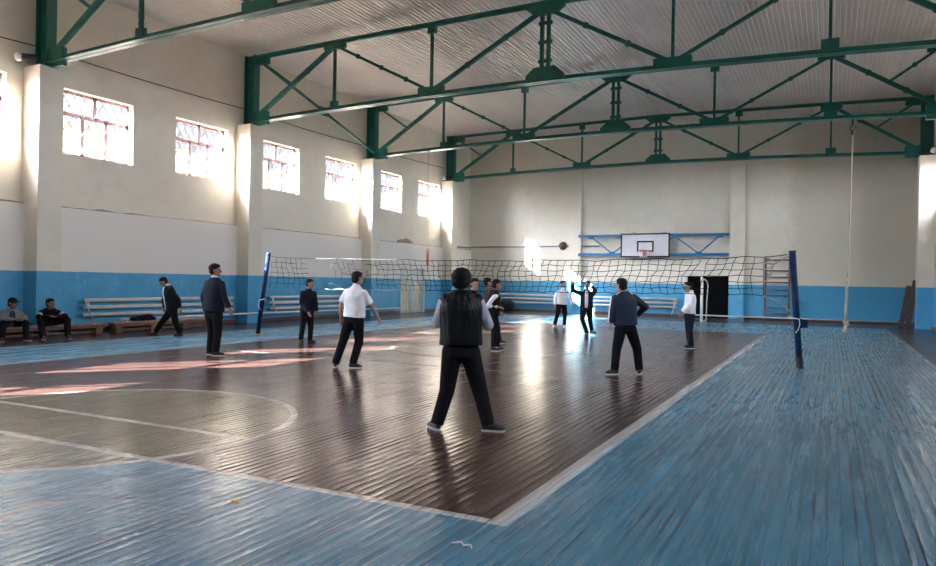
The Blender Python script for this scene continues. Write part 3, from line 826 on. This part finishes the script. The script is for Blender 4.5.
b = MB(); b.tube([(-15.64, 27, 7.32), (-15.64, 27, 7.18)], .05, 8); b.build('hook', M['black'], T)

# ------------------------------------------------------------------ net posts, net, ball
YN = 15.62
def post(base, top, label, side):
    base = Vector(base); top = Vector(top)
    T = thing('net_post', base, label, 'net post', 'volleyball net posts')
    b = MB(); b.tube([base, top], .062, 16); b.build('pole', M['post'], T, smooth=True)
    b = MB(); b.tube([top, top+(top-base).normalized()*.04], .068, 12); b.build('pole_cap', M['black'], T)
    if side < 0:
        b = MB(); b.box(base.x-.17, base.x+.2, base.y-.1, base.y+.1, 0, .02); b.build('base_plate', M['yellow'], T)
    else:
        b = MB(); b.tube([base, base.lerp(top, .1)], .068, 14); b.build('pole_socket', M['black'], T)
    p = base.lerp(top, .42)
    if side > 0:
        b = MB(); b.tube([p+Vector((.05, -.02, -.07)), p+Vector((.05, .06, -.07))], .1, 14); b.bar(p+Vector((0, 0, -.07)), p+Vector((.2, 0, -.07)), .09, .16); b.build('winch', M['post'], T)
    b = MB(); q = base.lerp(top, .33)
    b.tube([p+Vector((-side*.16, -.06, .06)), p+Vector((-side*.03, -.075, .03)), p+Vector((side*.05, -.07, .02)), q+Vector((side*.045, -.07, .12)), q+Vector((side*.02, -.075, .02)), q+Vector((-side*.03, -.07, -.05))], .010, 6); b.build('tie_rope', M['net_white'], T, smooth=True)
post((-14.57, YN, 0), (-14.22, YN, 2.29), 'dark blue net post leaning right, on the left by the wall radiator', -1)
post((-.53, YN, 0), (-.70, YN, 2.29), 'dark blue net post with winch at the right end of the net', 1)

T = thing('volleyball_net', (-7.4, YN, 1.3), 'torn black volleyball net with wavy mesh stretched across the hall', 'net')
XA, XB = -14.12, -1.22
def ztop(x):
    t = (x-XA)/(XB-XA); return 2.20 - .085*4*t*(1-t) + .012*math.sin(x*3)
def zbot(x):
    t = (x-XA)/(XB-XA); return 1.32 + .12*t
NC, NR = 74, 6
rnd = random.Random(3)
cph = [rnd.uniform(0, 6.28) for _ in range(NC+1)]
def node(i, j):
    x = XA + (XB-XA)*i/NC; v = j/NR
    lean = (.13 if x < -8.2 else -.13) * min(1, abs(x+8.2)/1.2)
    wob = .045*math.sin(v*7 + cph[i]*.5 + x*.8) + .018*math.sin(x*9+v*4)
    dx = lean*min(1, v/.55) + wob*min(1, v*3) - (.05*math.sin(v*PI) if x > -3 else 0)
    fr_ = min(1, (XB-x)/.5, (x-XA)/.3)
    dx *= max(0, fr_)
    dy = .05*math.sin(x*2.1 + v*3) * v
    z = ztop(x)*(1-v) + zbot(x)*v + .014*math.sin(x*11+j*2)
    return Vector((x+dx, YN+dy, z))
b = MB()
R_ = .0065
def torn(i, j):
    x = XA + (XB-XA)*i/NC
    if -12.9 < x < -12.1: return rnd.random() < .75
    if -11.7 < x < -10.7 : return rnd.random() < .6
    if x < -13: return rnd.random() < .06
    if -12.1 <= x <= -11.7: return rnd.random() < .25
    return rnd.random() < .012
for i in range(NC+1):
    run = []
    for j in range(NR+1):
        run.append(node(i, j))
        if j == NR or torn(i, j):
            if len(run) > 1: b.tube(run, R_, 4)
            run = []
for j in range(1, NR):
    run = []
    for i in range(NC+1):
        run.append(node(i, j))
        if i == NC or torn(i, j):
            if len(run) > 1: b.tube(run, R_, 4)
            run = []
b.build('netting', M['cord'], T)
b = MB(); b.tube([(-14.155, YN, 2.25)] + [node(i, 0) for i in range(0, NC+1, 2)] + [(-.775, YN, 2.25)], .0085, 6); b.build('top_cord', M['cord'], T)
b = MB(); b.tube([node(i, NR) for i in range(8, NC+1)], .0085, 6); b.build('bottom_cord', M['cord'], T)
b = MB(); b.tube([node(i, NR)+Vector((0, -.012, 0)) for i in range(10, 29)], .005, 6); b.build('bottom_tape', M['net_white'], T)
b = MB(); b.tube([node(i, 0)+Vector((0, -.014, 0)) for i in (9, 11, 13, 16, 20, 24)], .016, 6); b.tube([node(13, 0), node(13, 0)+Vector((-.1, -.02, -.1)), node(13, 0)+Vector((-.14, -.03, -.28))], .009, 6); b.build('top_tape', M['net_white'], T)
b = MB()
b.tube([node(NC, 0), (-.95, YN, 2.10), (-.775, YN, 2.22)], .012, 6)
b.tube([node(NC, 1), (-1.05, YN, 2.06), (-.95, YN, 2.10)], .02, 6)
b.tube([node(NC, 2), (-1.08, YN, 1.99), (-1.02, YN, 2.07)], .012, 6); b.tube([node(NC, 4), (-1.12, YN, 1.75), (-1.04, YN, 2.06)], .012, 6)
b.tube([node(NC, 6), (-.9, YN, 1.3), (-.72, YN, 1.12)], .008, 6)
b.build('tie_rope', M['rope'], T)

bx, by, bz = -7.34, 20.94, 2.75
T = thing('ball', (bx, by, bz), 'worn dark brown ball in the air above the net', 'ball')
b = MB(); b.ell((bx, by, bz), (1,0,0), (0,1,0), (0,0,1), .125, .125, .125, 24, 16)
t = NT('worn_ball_leather'); o_ = t.obj()
wv = t.n.new('ShaderNodeTexWave'); t.l.new(o_, wv.inputs['Vector']); wv.inputs['Scale'].default_value = 1.6; wv.inputs['Distortion'].default_value = 4
t.set(t.mix(t.rng(wv.outputs['Fac'], .45, .55, 0, 1), (.16, .085, .06), (.035, .035, .06)), .45)
b.build('ball_cover', t.m, T, smooth=True)
b = MB()
for k in range(3):
    a = (Vector((1,0,0)), Vector((0,1,0)), Vector((0,0,1)))
    u_, v_ = a[k], a[(k+1) % 3]
    b.tube([Vector((bx,by,bz)) + (u_*math.cos(2*PI*q/32)+v_*math.sin(2*PI*q/32))*.125 for q in range(33)], .003, 4)
b.build('seam', M['black'], T)

b = MB(); b.tube([(-2.04, 3.88, .006), (-1.99, 3.91, .012), (-1.96, 3.88, .008), (-1.92, 3.90, .010), (-1.90, 3.87, .006)], [.005, .008, .006, .007, .003], 6)
tag(b.build('paper_scrap', M['paper'], org=(-1.97, 3.87, 0)), 'crumpled white scrap of paper on the near blue floorboards', 'litter')
b = MB(); b.add([(-3.82, 3.85, .003), (-3.77, 3.88, .012), (-3.72, 3.84, .003), (-3.77, 3.81, .01)], [(0, 1, 2, 3)]); b.add([(-3.82, 3.85, .0), (-3.77, 3.88, .008), (-3.72, 3.84, .0), (-3.77, 3.81, .006)], [(3, 2, 1, 0)])
tag(b.build('dry_leaf', M['yellow'], org=(-3.77, 3.85, 0)), 'small dull yellow leaf on the near blue floorboards', 'leaf')

# ------------------------------------------------------------------ people
PEOPLE = {
 'face': {'H':[0.106,0.057,1.566],'LA':[0.115,0.058,0.078],'LE':[0.244,0.125,1.124],'LK':[0.112,0.001,0.429],'LW':[0.267,-0.088,0.914],'Lt':[0.699,-0.715],'N':[0.065,0.035,1.402],'P':[-0.013,-0.005,0.814],'RA':[-0.098,-0.049,0.074],'RE':[-0.262,-0.13,1.201],'RK':[-0.081,-0.096,0.425],'RW':[-0.117,-0.281,0.949],'Rt':[0.263,-0.965],'base':[-7.02,13.963],'hf':[0.802,-0.597,0.0],'s':1.0,'tf':[0.659,-0.752]},
 'midL': {'H':[0.065,0.036,1.502],'LA':[0.088,0.045,0.085],'LE':[0.235,0.065,0.992],'LK':[0.101,0.052,0.398],'LW':[0.284,0.033,0.794],'Lt':[0.987,0.161],'N':[0.036,0.021,1.351],'P':[0.01,0.006,0.761],'RA':[-0.085,-0.099,0.072],'RE':[-0.056,-0.138,0.987],'RK':[-0.052,-0.082,0.398],'RW':[0.214,-0.204,0.774],'Rt':[0.841,-0.541],'base':[-11.741,14.295],'hf':[0.977,0.214,0.0],'s':0.93,'tf':[0.968,-0.251]},
 'navyL': {'H':[-0.007,-0.0,1.763],'LA':[-0.152,0.036,0.091],'LE':[-0.305,-0.017,1.192],'LK':[-0.083,0.015,0.477],'LW':[-0.316,0.066,0.9],'Lt':[0.935,0.355],'N':[-0.013,-0.004,1.588],'P':[-0.022,-0.009,0.881],'RA':[0.102,-0.06,0.103],'RE':[0.259,-0.001,1.196],'RK':[0.132,-0.044,0.49],'RW':[0.376,0.024,0.985],'Rt':[0.843,0.537],'base':[-11.271,10.83],'hf':[0.757,0.654,0.0],'s':1.05,'tf':[0.054,0.999]},
 'near': {'H':[-0.041,-0.018,1.624],'LA':[-0.265,-0.112,0.072],'LE':[-0.278,-0.116,1.15],'LK':[-0.184,-0.036,0.414],'LW':[-0.297,0.143,1.216],'Lt':[-0.83,0.557],'N':[-0.039,-0.017,1.5],'P':[-0.033,-0.015,0.865],'RA':[0.256,0.096,0.081],'RE':[0.218,0.135,1.138],'RK':[0.135,0.125,0.42],'RW':[0.01,0.299,1.211],'Rt':[0.937,0.349],'base':[-3.512,6.896],'hf':[-0.358,0.93,-0.087],'s':1.0,'tf':[-0.451,0.893]},
 'plaid': {'H':[-0.176,-0.086,1.604],'LA':[0.065,0.167,0.089],'LE':[-0.137,0.157,1.161],'LK':[-0.011,0.13,0.46],'LW':[-0.065,0.193,1.005],'Lt':[0.893,0.451],'N':[-0.174,-0.085,1.436],'P':[-0.095,-0.047,0.88],'RA':[-0.002,-0.001,0.104],'RE':[-0.173,-0.197,1.165],'RK':[-0.042,-0.02,0.466],'RW':[-0.057,-0.195,0.988],'Rt':[0.933,0.36],'base':[-7.772,16.977],'hf':[0.781,0.625,0.0],'s':0.98,'tf':[0.994,0.109]},
 'polo': {'H':[0.096,0.052,1.644],'LA':[-0.272,-0.081,0.089],'LE':[-0.189,-0.071,1.121],'LK':[-0.121,-0.06,0.478],'LW':[-0.209,-0.014,0.881],'Lt':[-0.537,0.843],'N':[0.073,0.04,1.48],'P':[0.05,0.027,0.89],'RA':[0.069,-0.021,0.097],'RE':[0.33,0.169,1.122],'RK':[0.109,0.112,0.47],'RW':[0.371,0.324,0.909],'Rt':[0.841,0.542],'base':[-7.769,10.698],'hf':[0.372,0.928,0.0],'s':0.97,'tf':[-0.004,1.0]},
 'seatA': {'H':[-0.607,0.367,0.905],'LA':[-0.053,0.365,0.093],'LE':[-0.464,0.607,0.507],'LK':[-0.262,0.484,0.408],'LW':[-0.263,0.339,0.51],'Lt':[0.987,0.161],'N':[-0.676,0.399,0.736],'P':[-0.74,0.411,0.428],'RA':[-0.201,-0.101,0.095],'RE':[-0.621,0.079,0.514],'RK':[-0.452,0.052,0.402],'RW':[-0.281,0.195,0.51],'Rt':[0.841,-0.541],'base':[-17.169,10.278],'hf':[0.948,0.313,-0.052],'s':0.93,'tf':[0.896,-0.444]},
 'seatB': {'H':[-0.734,0.303,0.886],'LA':[-0.283,0.473,0.087],'LE':[-0.526,0.576,0.557],'LK':[-0.542,0.623,0.453],'LW':[-0.489,0.314,0.555],'Lt':[0.95,-0.312],'N':[-0.799,0.337,0.734],'P':[-1.017,0.439,0.426],'RA':[-0.441,-0.054,0.076],'RE':[-0.864,0.069,0.537],'RK':[-0.758,0.066,0.454],'RW':[-0.489,0.146,0.56],'Rt':[0.91,-0.415],'base':[-16.788,11.127],'hf':[0.987,0.161,0.0],'s':0.93,'tf':[0.896,-0.444]},
 'stripe': {'H':[-0.026,-0.01,1.6],'LA':[-0.091,-0.102,0.096],'LE':[-0.124,-0.15,1.156],'LK':[-0.073,-0.059,0.454],'LW':[-0.16,-0.135,0.915],'Lt':[-0.781,-0.625],'N':[0.027,0.016,1.467],'P':[0.058,0.031,0.837],'RA':[0.277,0.196,0.089],'RE':[0.369,0.189,1.207],'RK':[0.218,0.245,0.456],'RW':[0.189,0.321,1.054],'Rt':[-0.161,0.987],'base':[-3.312,12.655],'hf':[-0.869,0.495,0.0],'s':0.99,'tf':[-0.699,0.715]},
 'suitF': {'H':[-0.018,-0.006,1.588],'LA':[0.049,0.305,0.192],'LE':[0.24,-0.011,1.403],'LK':[0.059,0.087,0.506],'LW':[0.172,-0.157,1.538],'Lt':[0.95,-0.312],'N':[-0.023,-0.009,1.412],'P':[-0.03,-0.014,0.859],'RA':[0.019,-0.046,0.111],'RE':[-0.374,-0.298,1.387],'RK':[-0.091,-0.213,0.512],'RW':[-0.346,-0.396,1.604],'Rt':[-0.064,-0.998],'base':[-6.673,21.384],'hf':[0.105,-0.972,0.208],'s':0.98,'tf':[0.263,-0.965]},
 'vest': {'H':[-0.009,-0.002,1.561],'LA':[-0.043,0.146,0.104],'LE':[-0.164,0.143,1.064],'LK':[-0.026,0.122,0.494],'LW':[-0.004,0.168,0.904],'Lt':[0.893,0.451],'N':[-0.05,-0.023,1.409],'P':[-0.056,-0.027,0.896],'RA':[-0.012,-0.118,0.124],'RE':[-0.132,-0.199,1.056],'RK':[-0.016,-0.097,0.482],'RW':[0.099,-0.15,1.032],'Rt':[0.933,0.36],'base':[-6.949,15.27],'hf':[0.816,0.578,0.0],'s':0.97,'tf':[0.833,0.554]},
 'walk': {'H':[-0.346,-0.172,1.48],'LA':[0.078,0.039,0.104],'LE':[0.117,-0.073,0.994],'LK':[0.001,-0.055,0.387],'LW':[0.205,-0.097,0.77],'Lt':[-0.843,-0.537],'N':[-0.223,-0.11,1.348],'P':[-0.125,-0.062,0.732],'RA':[-0.649,-0.159,0.116],'RE':[-0.505,-0.029,0.963],'RK':[-0.454,-0.094,0.384],'RW':[-0.436,-0.051,0.748],'Rt':[-0.843,-0.537],'base':[-15.681,13.755],'hf':[-0.578,-0.62,-0.53],'s':0.93,'tf':[-0.541,-0.841]},
 'whiteF': {'H':[0.078,0.042,1.585],'LA':[0.141,0.071,0.101],'LE':[0.316,0.162,1.095],'LK':[0.165,0.028,0.459],'LW':[0.427,0.105,0.846],'Lt':[0.578,-0.816],'N':[0.068,0.037,1.392],'P':[0.035,0.019,0.818],'RA':[-0.194,-0.042,0.11],'RE':[-0.17,-0.084,1.104],'RK':[-0.062,-0.12,0.474],'RW':[-0.158,-0.168,0.816],'Rt':[0.049,-0.999],'base':[-8.769,24.837],'hf':[0.615,-0.784,0.087],'s':1.0,'tf':[0.537,-0.843]},
 'whiteR': {'H':[-0.048,-0.022,1.586],'LA':[0.068,-0.077,0.098],'LE':[0.062,-0.146,1.138],'LK':[0.028,-0.097,0.465],'LW':[-0.118,-0.26,0.913],'Lt':[-0.869,-0.495],'N':[0.018,0.012,1.432],'P':[-0.005,-0.001,0.866],'RA':[0.011,0.118,0.087],'RE':[-0.092,0.202,1.14],'RK':[-0.041,0.092,0.465],'RW':[-0.215,0.14,0.931],'Rt':[-0.893,-0.451],'base':[-3.21,18.905],'hf':[-0.843,-0.537,0.0],'s':0.98,'tf':[-0.869,-0.495]},
}
def V(p): return Vector(p)
def person(key, label, top, skin='skin', hair=1.0, shoe='shoe', sole=True, trousers='c_black', front=None, stripes=None, bands=False, cap=False, collar=None, vest=None, seated=False, wide=1.0, hem=-.02):
    q = PEOPLE[key]; s = q['s']; bx, by = q['base']
    hs_ = s*(1.2 if seated else 1.10); wd = wide
    root = thing('person', (bx, by, 0), label, 'person', 'boys in the sports hall')
    off = V((bx, by, 0)); J = {k: V(q[k])+off+V((0, 0, -.02 if k == 'H' else 0)) for k in ('H','N','P','RE','LE','RW','LW','RK','LK','RA','LA')}
    tf = V((*q['tf'], 0)).normalized(); up = (J['N']-J['P']).normalized(); lat = tf.cross(V((0,0,1))).normalized()
    lat = (lat - up*lat.dot(up)).normalized(); ap = up.cross(lat).normalized()
    if ap.dot(tf) < 0: ap = -ap
    hf = V(q['hf']).normalized(); hl = hf.cross(V((0,0,1))).normalized(); hu = hl.cross(hf).normalized()
    H, N, P = J['H'], J['N'], J['P']
    SH = {'R': N + lat*.185*s - up*.115*s, 'L': N - lat*.185*s - up*.115*s}
    HP = {'R': P + lat*.095*s - up*.02*s, 'L': P - lat*.095*s - up*.02*s}
    # --- the body: one continuous skin
    b = MB()
    b.ell(H + hu*.032*hs_ - hf*.008*hs_, hl, hf, hu, .075*hs_, .093*hs_, .088*hs_)
    b.ell(H + hf*.022*hs_ - hu*.052*hs_, hl, hf, hu, .056*hs_, .068*hs_, .066*hs_)
    b.ell(H + hf*.055*hs_ - hu*.094*hs_, hl, hf, hu, .026*hs_, .026*hs_, .02*hs_)
    b.cap(H + hf*.083*hs_ + hu*.012*hs_, H + hf*.104*hs_ - hu*.024*hs_, .009*hs_, .015*hs_)
    b.ell(H + hf*.078*hs_ + hu*.024*hs_, hl, hf, hu, .05*hs_, .014*hs_, .011*hs_)
    for d in (1, -1): b.ell(H + hl*.077*hs_*d - hu*.004*hs_ - hf*.008*hs_, hl, hf, hu, .011*hs_, .019*hs_, .031*hs_)
    b.cap(H - hu*.05*s - hf*.015*s, N - up*.06*s, .05*s, .058*s)
    b.loft([(P - up*.06*s, lat, .10*s, ap, .075*s), (P + up*.1*s, lat, .12*s, ap, .08*s), (P.lerp(N, .6), lat, .135*s, ap, .095*s), (N - up*.1*s, lat, .14*s, ap, .075*s), (N - up*.02*s, lat, .06*s, ap, .05*s)])
    for side in 'RL':
        sg = 1 if side == 'R' else -1
        S_, E_, W_ = SH[side], J[side+'E'], J[side+'W']
        b.cap(S_, E_, .044*s, .036*s); b.cap(E_, E_.lerp(W_, .35), .036*s, .038*s); b.cap(E_.lerp(W_, .35), W_, .038*s, .025*s)
        b.cap(HP[side], J[side+'K'], .068*s, .048*s); b.cap(J[side+'K'], J[side+'A'], .048*s, .034*s)
        fd = V((*q[side+'t'], 0)).normalized(); A = J[side+'A']
        b.cap(A - V((0,0,.02*s)), A + fd*.1*s - V((0,0,.045*s)), .032*s, .026*s)
        # hand: palm, four unequal bent fingers, thumb from the side of the palm
        d = (W_-E_).normalized(); d = (d*.9 + V((0,0,-.1)) if not seated else d).normalized()
        w = tf - d*tf.dot(d)
        if w.length < .3: w = V((0,0,1)) - d*d.z
        w.normalize(); n = d.cross(w).normalized()
        if n.dot(lat*sg) > 0: n = -n                     # palm side faces the body
        hs = s*1.0
        b.loft([(W_ - d*.01*hs, w, .024*hs, n, .02*hs), (W_ + d*.03*hs, w, .036*hs, n, .017*hs), (W_ + d*.075*hs, w, .043*hs, n, .014*hs), (W_ + d*.095*hs, w, .040*hs, n, .011*hs)], 14)
        for o, ln, fan in ((.032, .074, .16), (.011, .084, .05), (-.011, .078, -.06), (-.031, .060, -.18)):
            p = W_ + d*.085*hs + w*o*hs; a = .25
            dd = (d + w*fan).normalized()
            for seg, rad in ((.42, .0092), (.32, .0083), (.26, .0074)):
                e = p + (dd*math.cos(a) + n*math.sin(a))*ln*seg*hs
                b.cap(p, e, rad*hs, rad*.94*hs, 8); p = e; a += .42
        p = W_ + d*.025*hs + w*.03*hs; e = p + (d*.6 + w*.75 + n*.2).normalized()*.04*hs; b.cap(p, e, .0125*hs, .0105*hs, 8)
        b.cap(e, e + (d*.9 + w*.25 + n*.3).normalized()*.034*hs, .0105*hs, .0085*hs, 8)
    body = voxel(b, 'body', M[skin], root, .0072*max(1, s), 2, .4)
    for d in (1, -1):
        e = MB(); e.ell(H + hf*.0835*hs_ + hl*.031*hs_*d + hu*.004*hs_, hl, hf, hu, .013*hs_, .009*hs_, .008*hs_, 10, 6); e.build('eye', M['eye'], root, smooth=True)
    e = MB(); e.ell(H + hf*.086*hs_ - hu*.058*hs_, hl, hf, hu, .023*hs_, .008*hs_, .007*hs_, 10, 6); e.build('mouth', M['lip'], root, smooth=True)
    # --- hair
    if not cap:
        h = MB(); k = hair; kv = 1 + (k-1)*.15
        h.ell(H + hu*.045*hs_ - hf*.02*hs_, hl, hf, hu, .083*hs_*k, .098*hs_*k, .076*hs_*kv)
        h.ell(H + hu*.0*hs_ - hf*.048*hs_, hl, hf, hu, .078*hs_*k, .062*hs_*k, .082*hs_*kv)
        h.ell(H + hu*.08*hs_ + hf*.035*hs_, hl, hf, hu, .055*hs_*k, .055*hs_*k, .035*hs_*kv)
        h.ell(H + hu*.098*hs_*kv - hf*.012*hs_, hl, hf, hu, .055*hs_*k, .06*hs_*k, .034*hs_)
        for a in range(14):
            t = a*2.4; h.ell(H + hu*(.078+.010*math.sin(a*3))*hs_*kv + (hl*math.cos(t) + hf*math.sin(t))*.045*hs_ - hf*.015*hs_, hl, hf, hu, .042*hs_, .042*hs_, .034*hs_, 8, 6)
        voxel(h, 'hair', M['hair'], root, .011, 2, .4)
    else:
        h = MB(); h.ell(H + hu*.055*hs_ - hf*.008*hs_, hl, hf, hu, .086*hs_, .103*hs_, .078*hs_); h.ell(H - hu*.01*hs_ - hf*.05*hs_, hl, hf, hu, .078*hs_, .058*hs_, .07*hs_)
        h.loft([(H + hu*.045*hs_ + hf*.06*hs_, hl, .075*hs_, hu, .012*hs_), (H + hu*.048*hs_ + hf*.12*hs_, hl, .065*hs_, hu, .009*hs_), (H + hu*.04*hs_ + hf*.17*hs_, hl, .035*hs_, hu, .007*hs_)], 14)
        voxel(h, 'baseball_cap', M['c_black'], root, .011, 2, .4)
    # --- top
    def torso(b, g, hem):
        g = g + (wd-1)*.16
        b.loft([(P - up*hem*s, lat, (.203+g)*s, ap, (.14+g)*s), (P + up*.11*s, lat, (.198+g)*s, ap, (.138+g)*s), (P.lerp(N, .38), lat, (.192+g)*s, ap, (.132+g)*s),
                (P.lerp(N, .68), lat, (.202+g)*s, ap, (.136+g)*s), (N - up*.15*s, lat, (.205+g)*s, ap, (.12+g)*s), (N - up*.085*s, lat, (.165+g)*s, ap, (.098+g)*s), (N - up*.03*s, lat, (.105+g)*s, ap, (.078+g)*s), (N + up*.015*s, lat, (.062+g*.5)*s, ap, (.06+g*.5)*s)], 22, 2.3)
    def sleeve(b, side, g, full=True, k=1.0):
        S_, E_, W_ = SH[side], J[side+'E'], J[side+'W']
        b.ell(S_, (1,0,0), (0,1,0), (0,0,1), (.072+g)*s, (.072+g)*s, (.072+g)*s)
        if full:
            b.cap(S_, E_, (.071+g)*s, (.059+g)*s*k); b.cone(E_ - (W_-E_).normalized()*.01, E_.lerp(W_, .97), (.059+g)*s*k, (.045+g)*s)
        else: b.cone(S_, S_.lerp(E_, .78), (.074+g)*s, (.078+g)*s)
    mat, full = top
    if vest:
        b = MB()
        torso(b, -.012, hem-.06)
        for sd in 'RL': sleeve(b, sd, -.004, True, 1.1)
        voxel(b, 'shirt', M[mat], root, .014, 3)
        b = MB(); torso(b, .014, hem)
        for sd in 'RL': b.ell(SH[sd] - lat*.015*s*(1 if sd == 'R' else -1) + up*.02, (1,0,0), (0,1,0), (0,0,1), .076*s, .076*s, .07*s)
        voxel(b, 'vest', M[vest], root, .014, 3)
    else:
        g = .006 if mat in ('c_suit', 'c_navy', 'c_navy2', 'c_jacket') else 0
        b = MB(); torso(b, g, hem)
        for sd in 'RL': sleeve(b, sd, g, full)
        voxel(b, {'c_suit': 'suit_jacket', 'c_navy': 'jacket', 'c_navy2': 'tracksuit_top', 'c_jacket': 'jacket', 'c_black': 'sweater', 'c_plaid': 'checked_shirt'}.get(mat, 'shirt'), M[mat], root, .014, 3)
    if collar:
        b = MB(); c0 = N + up*.03*s
        b.loft([(c0 - up*.03*s, lat, .075*s, ap, .072*s), (c0 + up*.012*s, lat, .062*s, ap, .062*s), (c0 + up*.028*s, lat, .06*s, ap, .06*s)], 18); voxel(b, 'collar', M[collar], root, .011, 1)
    if front:                                             # shirt front showing in an open jacket
        b = MB(); secs = []
        for t, w, dpt in ((.02, .035, .140), (.2, .05, .146), (.45, .052, .144), (.7, .05, .150), (.86, .045, .134), (.97, .03, .1)):
            c = P.lerp(N, t) + ap*(dpt + .006 + (wd-1)*.15)*s; secs.append((c, lat, w*s*(1.35 if seated else 1), ap, .014*s))
        b.loft(secs, 14, 2.6); b.build('shirt_front', M[front], root, smooth=True)
    if stripes:
        for sd in 'RL':
            sg = 1 if sd == 'R' else -1; S_, E_, W_ = SH[sd], J[sd+'E'], J[sd+'W']
            for dd in (-.012, .014):
                b = MB(); o = lat*sg*.9 + tf*.15
                def side_pt(p, r, ax):
                    oo = (o - ax*o.dot(ax)).normalized(); return p + oo*r*s + tf*dd
                a1 = (E_-S_).normalized(); a2 = (W_-E_).normalized()
                b.tube([N + lat*sg*.09*s + up*.002*s + tf*dd, side_pt(S_, .079, a1), side_pt(S_.lerp(E_, .5), .073, a1), side_pt(E_, .066, a1), side_pt(E_.lerp(W_, .5), .059, a2), side_pt(W_, .052, a2)], .006*s, 6)
                b.build('sleeve_stripe', M['c_white'], root, smooth=True)
    if bands:
        for sd in 'RL':
            S_, E_ = SH[sd], J[sd+'E']
            for t in (.45, .62):
                b = MB(); b.cone(S_.lerp(E_, t), S_.lerp(E_, t+.08), (.075-.010*t)*s, (.075-.012*t)*s, 18, 1); b.build('sleeve_band', M['c_white'], root, smooth=True)
    # --- trousers and shoes
    b = MB()
    b.loft([(P + up*.11*s, lat, .178*s, ap, .125*s), (P, lat, .19*s, ap, .136*s), (P - up*.075*s, lat, .186*s, ap, .138*s)], 22, 2.3)
    for sd in 'RL':
        h_, k_, a_ = HP[sd], J[sd+'K'], J[sd+'A']
        s0 = s; s = s*(1 + (wd-1)*.8)
        b.cap(h_, k_, .105*s, .078*s); b.cap(k_, k_.lerp(a_, .25), .078*s, .074*s); b.cone(k_, a_.lerp(k_, .02) - V((0,0,.02)), .075*s, .066*s); s = s0
    voxel(b, 'trousers', M[trousers], root, .014, 4)
    for sd in 'RL':
        A = J[sd+'A']; fd = V((*q[sd+'t'], 0)).normalized(); fl_ = fd.cross(V((0,0,1))); zb = max(0.004, A.z - .12)
        if sd == 'L' and key == 'suitF': zb = .06
        b = MB(); uz = V((0,0,1)); c = V((A.x, A.y, zb))
        def sec(t, w, h): return (c + fd*t*s*.9 + uz*(h/2+.012), fl_, w*s, uz, h/2)
        b.loft([sec(-.075, .022, .07), sec(-.06, .036, .10), sec(0, .04, .115), sec(.06, .043, .085), (c + fd*.107*s + uz*.044, fl_, .047*s, uz, .033), (c + fd*.15*s + uz*.038, fl_, .040*s, uz, .026), (c + fd*.175*s + uz*.032, fl_, .02*s, uz, .016)], 16, 2.5)
        sh = voxel(b, 'shoe', M[shoe], root, .010, 2)
        b = MB(); out = []
        for t, w in ((-.085, .0), (-.08, .025), (-.05, .038), (0, .04), (.06, .043), (.12, .048), (.17, .042), (.2, .022), (.207, .0)):
            out.append((t, w))
        ring = [c + fd*t*s*.88 + fl_*w*s for t, w in out] + [c + fd*t*s*.88 - fl_*w*s for t, w in reversed(out[1:-1])]
        n_ = len(ring); b.add([p + uz*-.003 for p in ring] + [p + uz*.016 for p in ring], [tuple(range(n_-1, -1, -1)), tuple(range(n_, 2*n_))] + [(k, (k+1) % n_, n_+(k+1) % n_, n_+k) for k in range(n_)])
        b.build('sole', M['sole'] if sole else M['shoe'], sh)
    return root

person('near', 'boy in shiny black vest over white shirt, back turned, closest to the camera', ('c_grey', True), hair=1.26, vest='c_satin', hem=-.055, wide=1.13)
person('polo', 'boy in white short-sleeved polo and black trousers, back turned on the court', ('c_white', False), collar='c_white', hem=-.035, wide=1.12)
person('navyL', 'boy in dark navy jacket standing sideways left of the net post', ('c_navy', True), collar='c_white', wide=1.15)
person('walk', 'stooping boy in dark suit walking left along the bench', ('c_suit', True), front='c_white', sole=False, collar='c_white', wide=1.18, hem=.02)
person('seatA', 'seated boy in black cap and grey jacket, elbows on his knees', ('c_jacket', True), skin='skin_dark', cap=True, front='c_shirtnavy', seated=True, wide=1.16, hem=.04)
person('seatB', 'seated boy in black sweater with white sleeve bands, on the bench', ('c_black', True), skin='skin_dark', bands=True, seated=True, wide=1.25, hem=.04)
person('midL', 'boy in black standing behind the net with hands clasped, by the wall radiator', ('c_navy', True), sole=False, hem=.0)
person('vest', 'boy in black vest over white shirt, side-on at mid net', ('c_white', True), vest='c_black')
person('plaid', 'boy in brownish checked shirt half hidden behind another in a vest', ('c_plaid', True))
person('face', 'boy in black facing the camera, hidden behind the closest one', ('c_black', True))
person('whiteF', 'boy in white shirt and white trainers facing the camera beyond the net', ('c_white', True), shoe='shoe_white', collar='c_white')
person('suitF', 'boy in open dark suit beyond the net with both arms raised', ('c_suit', True), front='c_white', sole=False, hem=.04)
person('stripe', 'boy in navy tracksuit top with white sleeve stripes, back turned', ('c_navy2', True), stripes=True, hem=-.04, wide=1.1)
person('whiteR', 'boy in untucked white shirt side-on in front of the dark doorway', ('c_white', True), collar='c_white', trousers='c_navy')

for o in bpy.data.objects:
    if '_o' in o: del o['_o']
